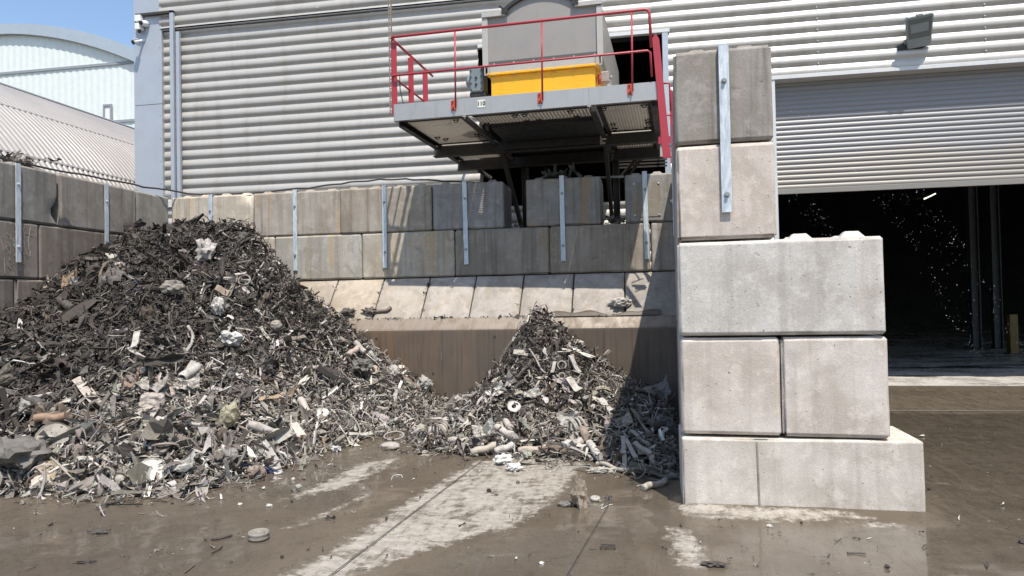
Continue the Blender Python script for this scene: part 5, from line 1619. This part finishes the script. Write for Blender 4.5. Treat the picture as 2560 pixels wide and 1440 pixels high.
pipe((1040, 1097), (1102, 1090), .06, 'fat pale crushed tube at the left toe of the small heap', (.46, .43, .39), lift=.07, hollow=False, dents=.2)
pipe((1410, 1128), (1455, 1117), .05, 'pale crushed can with a wrinkled end at the right of the small heap', (.42, .385, .35), 'crushed_can', 'can', lift=.06, hollow=False, dents=.18)
pipe((1474, 1124), (1500, 1160), .042, 'white pipe leaning towards the camera at the right of the small heap', (.50, .47, .43), lift=.07)
pipe((1455, 1096), (1470, 1118), .05, 'rust-mottled pipe above the white leaning one', (.28, .22, .18), lift=.10)
pipe((1502, 1166), (1560, 1184), .022, 'thin tan rod lying on the wet floor by the bent frame', (.40, .355, .30), 'rod', 'rod', lift=.03, hollow=False)
pipe((1610, 1228), (1665, 1210), .030, 'pale pointed bar lying beside the foot of the end pillar', (.44, .40, .35), 'bar', 'bar', lift=.03, hollow=False)
pipe((1625, 1190), (1695, 1200), .022, 'grey bent pipe lying in the pillar shadow', (.12, .11, .095), lift=.03, bend=.03)
crumple((976, 1124), (.24, .17, .10), 'flat rounded brick alone on the floor left of the small heap', (.36, .325, .28), 'brick', 'brick', 0, 31, .10)
ring((985, 1099), .13, .010, (0, -.5, .85), 'flat oval wire loop on the floor left of the small heap', LT, lift=.05, asp=.6, name='wire_loop', cat='wire')
coil((1105, 1108), .125, 4, .009, (.5, .75, .25), 'rusty wire coil at the left toe of the small heap', (.28, .24, .20), lift=.13)
coil((1443, 1090), .095, 4, .014, (.8, .5, .15), 'thick pale spring on the right of the small heap', (.38, .35, .31), pitch=.04, lift=.11)
disc((1285, 1035), (.15, -.8, .55), .17, .03, 'white ring-shaped washer on the middle of the small heap', (.50, .475, .43), 'washer', 'washer', hole=.36, lift=.09)
ring((1405, 928), .055, .010, (.1, -.9, .3), 'small thin ring high on the right of the small heap', (.30, .28, .25), lift=.08)
ring((1322, 963), .05, .011, (.1, -.9, .3), 'small dark ring at the centre of the small heap', (.22, .20, .18), lift=.08)
ring((1405, 955), .04, .009, (.1, -.9, .3), 'tiny ring below the thin ring on the small heap', (.33, .31, .27), lift=.08)
wire([(1282, 872), (1292, 852), (1305, 835), (1318, 822), (1322, 805)], .014, 'bent white tube near the top of the small heap', (.55, .53, .49), 'bent_tube', 'tube', lift=.10)
wire([(1324, 890), (1340, 915), (1352, 940), (1365, 952)], .012, 'pale bent strap across the upper middle of the small heap', LT, 'strap_end', 'strap', lift=.10)
plank((1405, 894), (1440, 895), .035, .02, 'short pale bar lying level high on the small heap', PALE, lift=.10)
plank((1424, 912), (1450, 952), .06, .03, 'channel-shaped grey bar on the upper right of the small heap', (.34, .32, .285), 'channel_bar', 'bar', lift=.11)
plank((1388, 925), (1380, 950), .045, .015, 'stubby light bar left of the channel bar on the small heap', LT, lift=.10)
plank((1295, 968), (1328, 920), .03, .03, 'dark square rod leaning up the small heap', DK, 'rod', 'rod', lift=.11)
plank((1500, 1020), (1528, 1048), .08, .03, 'pale twin-holed plate on the right slope of the small heap', (.42, .40, .36), 'metal_plate', 'plate', lift=.10)
plank((1460, 1022), (1492, 1000), .05, .04, 'grey block-ended bar on the right of the small heap', GY_, lift=.10)
plank((1420, 965), (1448, 995), .09, .04, 'white broken bar in the middle right of the small heap', PALE, lift=.09)
sheet((1420, 1080), .26, .22, (.1, -.8, .5), (1, .1, .1), 'grey buckled square sheet at the lower right of the small heap', (.34, .33, .305), curl=.15, lift=.11, seed=21)
sheet((1330, 1005), .24, .13, (0, -.7, .7), (1, .4, .3), 'pale leaf-shaped sheet in the middle of the small heap', (.42, .40, .36), curl=.12, lift=.10, seed=22)
sheet((1240, 998), .26, .14, (.1, -.75, .6), (.7, .1, .6), 'white pointed sheet on the left slope of the small heap', (.48, .46, .42), curl=.12, lift=.10, seed=23)
sheet((1185, 1120), .22, .16, (.0, -.6, .8), (1, .3, .1), 'dark brown folded sheet between the cylinders of the small heap', (.13, .11, .095), curl=.16, lift=.06, seed=24)
sheet((1210, 1102), .26, .2, (.1, -.75, .6), (1, .1, .3), 'whitish crumpled cup shape at the front of the small heap', (.46, .44, .40), 'crumpled_cup', 'cup', curl=.3, lift=.10, seed=25)
sheet((1640, 1005), .42, .26, (-.1, -.6, .8), (1, .1, .2), 'grey crinkled sheet against the push wall beside the pillar', (.20, .195, .185), curl=.25, lift=.14, seed=26)
sheet((1655, 1100), .40, .26, (-.2, -.7, .7), (1, .2, .2), 'dark curved sheet in the pillar shadow by the small heap', (.09, .082, .072), curl=-.3, lift=.12, seed=27)
sheet((1560, 1075), .2, .14, (-.1, -.75, .6), (1, .2, .4), 'light flat offcut right of the white leaning pipe', (.30, .275, .24), curl=.1, lift=.10, seed=28)
crumple((1385, 1135), (.26, .16, .10), 'brown shredded rag on the floor in front of the small heap', (.17, .13, .10), 'rag', 'rag', 0, 33, .6)
crumple((1258, 1162), (.20, .12, .10), 'white torn packaging on the dry floor, left part', (.62, .61, .58), 'torn_packaging', 'packaging', .0, 34, .6, .4)
crumple((1285, 1178), (.16, .11, .085), 'white torn packaging with black marks on the dry floor, right part', (.60, .59, .57), 'torn_packaging', 'packaging', 0, 35, .6, -.3)
p = hit(1562, 1186)
fr_ = thing('bent_profile', 'pale bent window-like frame lying on the wet floor by the pillar shadow', 'frame', (p.x, p.y, 0))
for a_, b_, la_, lb_ in (((1560, 1137), (1563, 1187), .14, .0), ((1563, 1187), (1633, 1178), .0, .01), ((1633, 1178), (1629, 1160), .02, .05), ((1629, 1160), (1588, 1143), .05, .12), ((1566, 1140), (1592, 1166), .12, .05)):
    o = plank(a_, b_, .045, .05, 'x', (.30, .275, .24), 'frame_bar', 'x', lift=.03, la=la_, lb=lb_, twist=.1)
    o.parent = fr_; o.location = o.location - fr_.location
    for k_ in ('label', 'category'): del o[k_]
crumple((1500, 1183), (.26, .09, .06), 'thin crushed pale strip on the wet floor left of the bent frame', (.40, .375, .335), 'crushed_strip', 'strip', 0, 36, .5, .15)
pipe((1620, 1100), (1672, 1082), .07, 'dark fat pipe in the pillar shadow', (.10, .095, .085), lift=.12)
pipe((1578, 1105), (1622, 1140), .022, 'pale bent pipe sloping down beside the pillar shadow', (.26, .24, .21), lift=.12)
# on the wet floor
crumple((1450, 1268), (.20, .17, .26), 'jagged standing lump of rubble alone on the wet floor', (.21, .17, .13), 'rubble_lump', 'rubble', 0, 45, .55, taper=.65)
crumple((1414, 1266), (.13, .10, .05), 'flat dark stone beside the standing rubble lump', (.15, .14, .125), 'stone', 'stone', 0, 42, .2)
t_ = ring((1488, 1252), .028, .018, (0, -.1, 1), 'small pale ring nut right of the standing rubble lump', (.38, .36, .32), lift=.02, name='ring_nut', cat='nut')
crumple((1522, 1248), (.06, .05, .04), 'tiny dark metal bit right of the ring nut', (.12, .11, .10), 'metal_bit', 'scrap', 0, 43, .6)
wire([(1498, 1270), (1508, 1262), (1504, 1274), (1520, 1266), (1532, 1263)], .004, 'curled white twine on the wet floor below the ring nut', (.5, .48, .43), 'twine', 'twine', lift=.008)
wire([(978, 1202), (984, 1192), (1002, 1190), (1006, 1196)], .005, 'hooked pale wire lying on the wet floor between the heaps', (.5, .48, .43), lift=.01)
crumple((840, 1130), (.13, .10, .07), 'crushed foil wrapper on the wet floor right of the big heap', (.42, .41, .39), 'foil_wrapper', 'wrapper', 0, 44, .6)
crumple((600, 1263), (.035, .03, .02), 'small white chip on the mud below the big heap', (.6, .58, .53), 'white_chip', 'chip', 0, 45, .4)
crumple((673, 1268), (.05, .035, .03), 'larger white crumpled chip right of the small one on the mud', (.58, .56, .52), 'white_chip', 'chip', 0, 46, .5)
crumple((733, 1201), (.04, .035, .03), 'white chip with a brown side near the dry streak', (.5, .46, .4), 'white_chip', 'chip', 0, 47, .5)
# pulley wheel
p = hit(647, 1350)
t = thing('pulley_wheel', 'dirty grooved pulley wheel lying flat on the muddy floor in front', 'wheel', (p.x, p.y, 0))
mb = MB()
c0 = Vector((p.x, p.y, 0.012)); X, Y, Z = frame((.03, -.06, 1), (1, 0, 0))
pr = [(.02, .058), (.045, .066), (.05, .075), (.075, .075), (.08, .056), (.105, .056), (.112, .078), (.122, .078), (.126, .068), (.118, .045), (.118, .032), (.126, .014), (.122, .0), (.02, 0)]
G = []
for r_, z_ in pr:
    for i in range(32):
        a = 2 * PI * i / 32; G.append(c0 + X * (r_ * .62 * math.cos(a)) + Y * (r_ * .62 * math.sin(a)) + Z * z_ * .60)
mb.add(G, [(i * 32 + j, i * 32 + (j + 1) % 32, ((i + 1) % len(pr)) * 32 + (j + 1) % 32, ((i + 1) % len(pr)) * 32 + j) for i in range(len(pr)) for j in range(32)], True)
o = mb.build('rim', M_PIECE, t); o.color = (.22, .20, .17, 1)
wire([(528, 1352), (550, 1350), (580, 1342)], .008, 'dark twisted strip left of the pulley wheel', (.05, .043, .036), 'metal_strip', 'strip', lift=.012, n=5)
crumple((250, 1335), (.13, .05, .03), 'dark flattened scrap piece far left on the muddy floor', (.07, .06, .05), 'metal_scrap', 'scrap', 0, 51, .6, .2)
wire([(218, 1335), (250, 1333), (277, 1330)], .006, 'thin dark stick lying across the flattened scrap at far left', (.05, .043, .036), 'stick', 'stick', lift=.02)
crumple((215, 1408), (.13, .035, .02), 'dark torn strip at the bottom left of the floor', (.05, .043, .036), 'torn_strip', 'strip', 0, 52, .6, .25)
crumple((126, 1314), (.04, .04, .035), 'small brown lump standing on the mud at far left', (.08, .065, .05), 'mud_lump', 'lump', 0, 53, .4)
wire([(530, 1386), (545, 1378), (556, 1370)], .005, 'short thin twig below the twisted strip', (.05, .043, .036), 'twig', 'twig', lift=.01)
wire([(1250 - 790, 1436), (1262 - 790, 1428), (1276 - 790, 1416)], .006, 'bent rusty nail at the bottom edge of the floor', (.12, .08, .06), 'nail', 'nail', lift=.01)
crumple((577, 1409), (.025, .025, .02), 'small dark pebble near the bottom edge below the pulley wheel', (.07, .06, .05), 'pebble', 'pebble', 0, 54, .3)
p = hit(1520, 1372)
mb = MB()
for a_, b_ in (((-.05, -.03), (.05, -.03)), ((.05, -.03), (.05, .03)), ((.05, .03), (-.05, .03)), ((-.05, .03), (-.05, -.03)), ((-.01, -.03), (-.01, .03))):
    mb.bar((p.x + a_[0], p.y + a_[1], .014), (p.x + b_[0], p.y + b_[1], .014), .008, .008)
solo(mb, 'small_frame', 'tiny dark rectangular frame lying on the wet floor near the bottom', 'frame', (.06, .05, .045))
crumple((1354, 1411), (.035, .03, .02), 'white chip near the bottom centre of the wet floor', (.6, .58, .54), 'white_chip', 'chip', 0, 55, .4)
wire([(2118, 1387), (2140, 1386), (2165, 1388)], .006, 'short brown stick on the mud in front of the pillar base', (.10, .085, .07), 'stick', 'stick', lift=.012)
crumple((1923, 1318), (.045, .04, .025), 'whitish chip on the mud in front of the pillar base', (.5, .47, .42), 'white_chip', 'chip', 0, 56, .4)
crumple((1790, 1416), (.14, .07, .03), 'dark shredded leaf-like scrap near the bottom in front of the pillar', (.06, .05, .042), 'shredded_scrap', 'scrap', 0, 57, .6)

# rags and bits on the ledge, wall tops and in the air
def ledge(x, y, Y, z): return onY(x, y, Y)
crumple((1551, 770), (.34, .2, .17), 'grey creased bag lying on the ledge right of the small heap peak', (.40, .375, .34), 'creased_bag', 'bag', 0, 61, .4)
crumple((925, 786), (.24, .12, .12), 'dark tangled rag on the ledge above the rusty steel wall', (.15, .12, .10), 'rag', 'rag', 0, 62, .6)
wire([(940, 786), (955, 785), (968, 783), (977, 776)], .03, 'curved tapering tail of hose on the ledge beside the rag', (.17, .135, .11), 'hose_end', 'hose', lift=.05)
crumple((868, 790), (.26, .10, .12), 'shredded dark scraps on the ledge where the big heap ends', (.11, .09, .075), 'shredded_scrap', 'scrap', 0, 63, .7)
pp = [onY(1523, 876, 10.6), onY(1512, 888, 10.58), onY(1511, 897, 10.6), onY(1519, 911, 10.62)]
mb = MB(); mb.grid(np.array([[tuple(p - Vector((.03, 0, .0))), tuple(p + Vector((0, .0, .015))), tuple(p + Vector((.03, .02, -.005)))] for p in pp]), False)
o = solo(mb, 'falling_strip', 'bent scrap strip falling through the air in front of the steel wall', 'strip', (.34, .31, .27))
sm_ = o.modifiers.new('solid', 'SOLIDIFY'); sm_.thickness = .008
def tangle(cx, cy, cz, n, s, label, seed, color, sx=1.0):
    r = np.random.default_rng(seed); mb = MB()
    for i in range(n):
        p = Vector((cx + r.normal(0, s * sx), cy + r.normal(0, s * .5), cz + abs(r.normal(0, s * .28)) + .02))
        V, F, smt = TM[KINDS[r.choice([0, 0, 1, 2, 5])]][r.integers(0, 14)]
        R = frames(np.array([[0, 0, 1.]]), np.array([.6]), r)[0]
        mb.add([tuple(Vector(p) + Vector(R @ (v * s * r.uniform(.8, 1.8)))) for v in V], [tuple(int(k) for k in f) for f in F])
    return solo(mb, 'scrap_tangle', label, 'scrap', color)
a = onX(48, 400, -8.85); tangle(a.x, a.y, 3.86, 34, .16, 'dark tangle of scrap lying on top of the left block wall', 81, (.14, .12, .10), 1.0)
a = onY(1545, 553, 11.95); tangle(a.x - .05, 12.0, 3.02, 26, .11, 'tangle of cable and scrap in the right-hand gap of the top block row', 82, (.15, .135, .115))
a = onY(1290, 558, 12.0); tangle(a.x, 12.05, 3.01, 14, .055, 'few scraps lying in the left-hand gap of the top block row', 83, (.22, .20, .17))
tangle(-1.3, 12.2, 3.86, 26, .17, 'scrap caught on the lone block under the conveyor', 84, (.10, .09, .08))

# litter too small to count: ledge crumbs, mud crumbs and twigs on the floor
r = np.random.default_rng(91)
n = 3800
x = r.uniform(-7, 6.5, n); y = 3.2 + 7.0 * r.random(n) ** 1.3
z = np.full(n, .010)
m_ = (HT(x, y) < .02) & ~((x > .2) & (x < 2.25) & (y > 5.85)) & (y < 10.8)
P = np.stack([x, y, z], 1)[m_]
m2 = 260
lx = r.uniform(-4.9, .25, m2); ly = 11.16 + .06 * r.random(m2); P2 = np.stack([lx, ly, np.full(m2, 1.505)], 1)
lx = r.choice(SX[1:-1], 60) + r.normal(0, .03, 60); tt = r.random(60); P3 = np.stack([lx, 11.2 + .58 * tt, 1.52 + .64 * tt], 1)
nf = len(P)
sz = np.concatenate([np.exp(r.normal(-4.35, .6, len(P))), np.exp(r.normal(-3.5, .5, m2)), np.exp(r.normal(-3.6, .4, 60))])
P = np.concatenate([P, P2, P3]); k = len(P)
kinds = r.choice(len(KINDS), k, p=[.36, .24, .26, .06, .03, .05])
u = r.random(k)
C = np.where((u < .62)[:, None], np.array([.045, .037, .03]), np.where((u < .90)[:, None], np.array([.16, .14, .12]), np.array([.5, .48, .44])))
N = np.tile([[0, 0, 1.]], (k, 1))
V, F, Cc, S = fragments(P, N, np.clip(sz * 1.5, .010, .12), np.full(k, .12), kinds, C, r, np.full(k, .004))
me = mesh_np('floor_litter', V, F, False)
at = me.attributes.new('col', 'FLOAT_COLOR', 'POINT'); at.data.foreach_set('color', np.concatenate([Cc, np.ones((len(Cc), 1))], 1).astype(np.float32).ravel())
me.materials.append(M_SCRAP)
tag(put(bpy.data.objects.new('floor_litter', me)), 'scattered crumbs and twigs of scrap on the wet floor and ledge', None, None, 'stuff')

# water spray thrown from the doorway side
r = np.random.default_rng(55)
mb = MB()
bm = bmesh.new(); bmesh.ops.create_icosphere(bm, subdivisions=1, radius=1); BV = [v.co.copy() for v in bm.verts]; BF = [tuple(v.index for v in f.verts) for f in bm.faces]; bm.free()
def drops(path, n, spread, Y):
    n = int(n * .72)
    pts = [onY(px, py, Y) for px, py in path]
    for _ in range(n):
        s = r.random() * (len(pts) - 1); i = int(s); p = pts[i].lerp(pts[i + 1], s - i)
        p = p + Vector(r.normal(0, spread, 3)) * Vector((1, 2, 1)).length * .5
        q_ = math.exp(r.normal(-6.05, .4))
        mb.add([p + v * q_ for v in BV], BF, True)
Yd = 13.6
drops([(2185, 480), (2230, 540), (2280, 600), (2330, 690), (2375, 770), (2415, 850), (2470, 900)], 150, .05, Yd)
drops([(2240, 475), (2275, 510), (2330, 580), (2370, 660), (2420, 760), (2480, 870)], 90, .06, Yd)
drops([(2285, 475), (2320, 520), (2370, 570), (2420, 640), (2470, 720), (2510, 800), (2555, 880)], 150, .05, Yd)
drops([(1975, 485), (2010, 520), (2040, 550), (2080, 590)], 50, .05, Yd)
drops([(1995, 480), (2040, 520), (2075, 565)], 35, .03, Yd)
drops([(1940, 262), (1985, 275), (2040, 310), (2110, 350)], 40, .03, 14.3)
drops([(1945, 300), (2010, 325), (2085, 370), (2130, 400)], 30, .04, 14.3)
o = mb.build('water_spray', M_DROP)
tag(o, 'fine arcs of glittering water drops in front of the dark doorway', None, None, 'stuff')

# ------------------------------------------------------------------ the heaps themselves, fragments kept off the single pieces
from mathutils import kdtree
KD = kdtree.KDTree(len(SOLO_V))
for i_, v_ in enumerate(SOLO_V): KD.insert(v_, i_)
KD.balance()
heap('scrap_heap', H1, (-8.5, -2.4, 5.2, 11.7), 33000, size1, tone1, 'large dark heap of shredded scrap metal piled into the corner of the block walls', 71, extra=edge(FOOT1, 950, .26, (1, 12)))
heap('scrap_heap', H2, (-3.4, .28, 7.0, 11.5), 15000, size2, tone2, 'smaller peaked heap of shredded scrap below the yellow chute', 72, .04, extra=edge(FOOT2, 700, .22, (1, 8)))
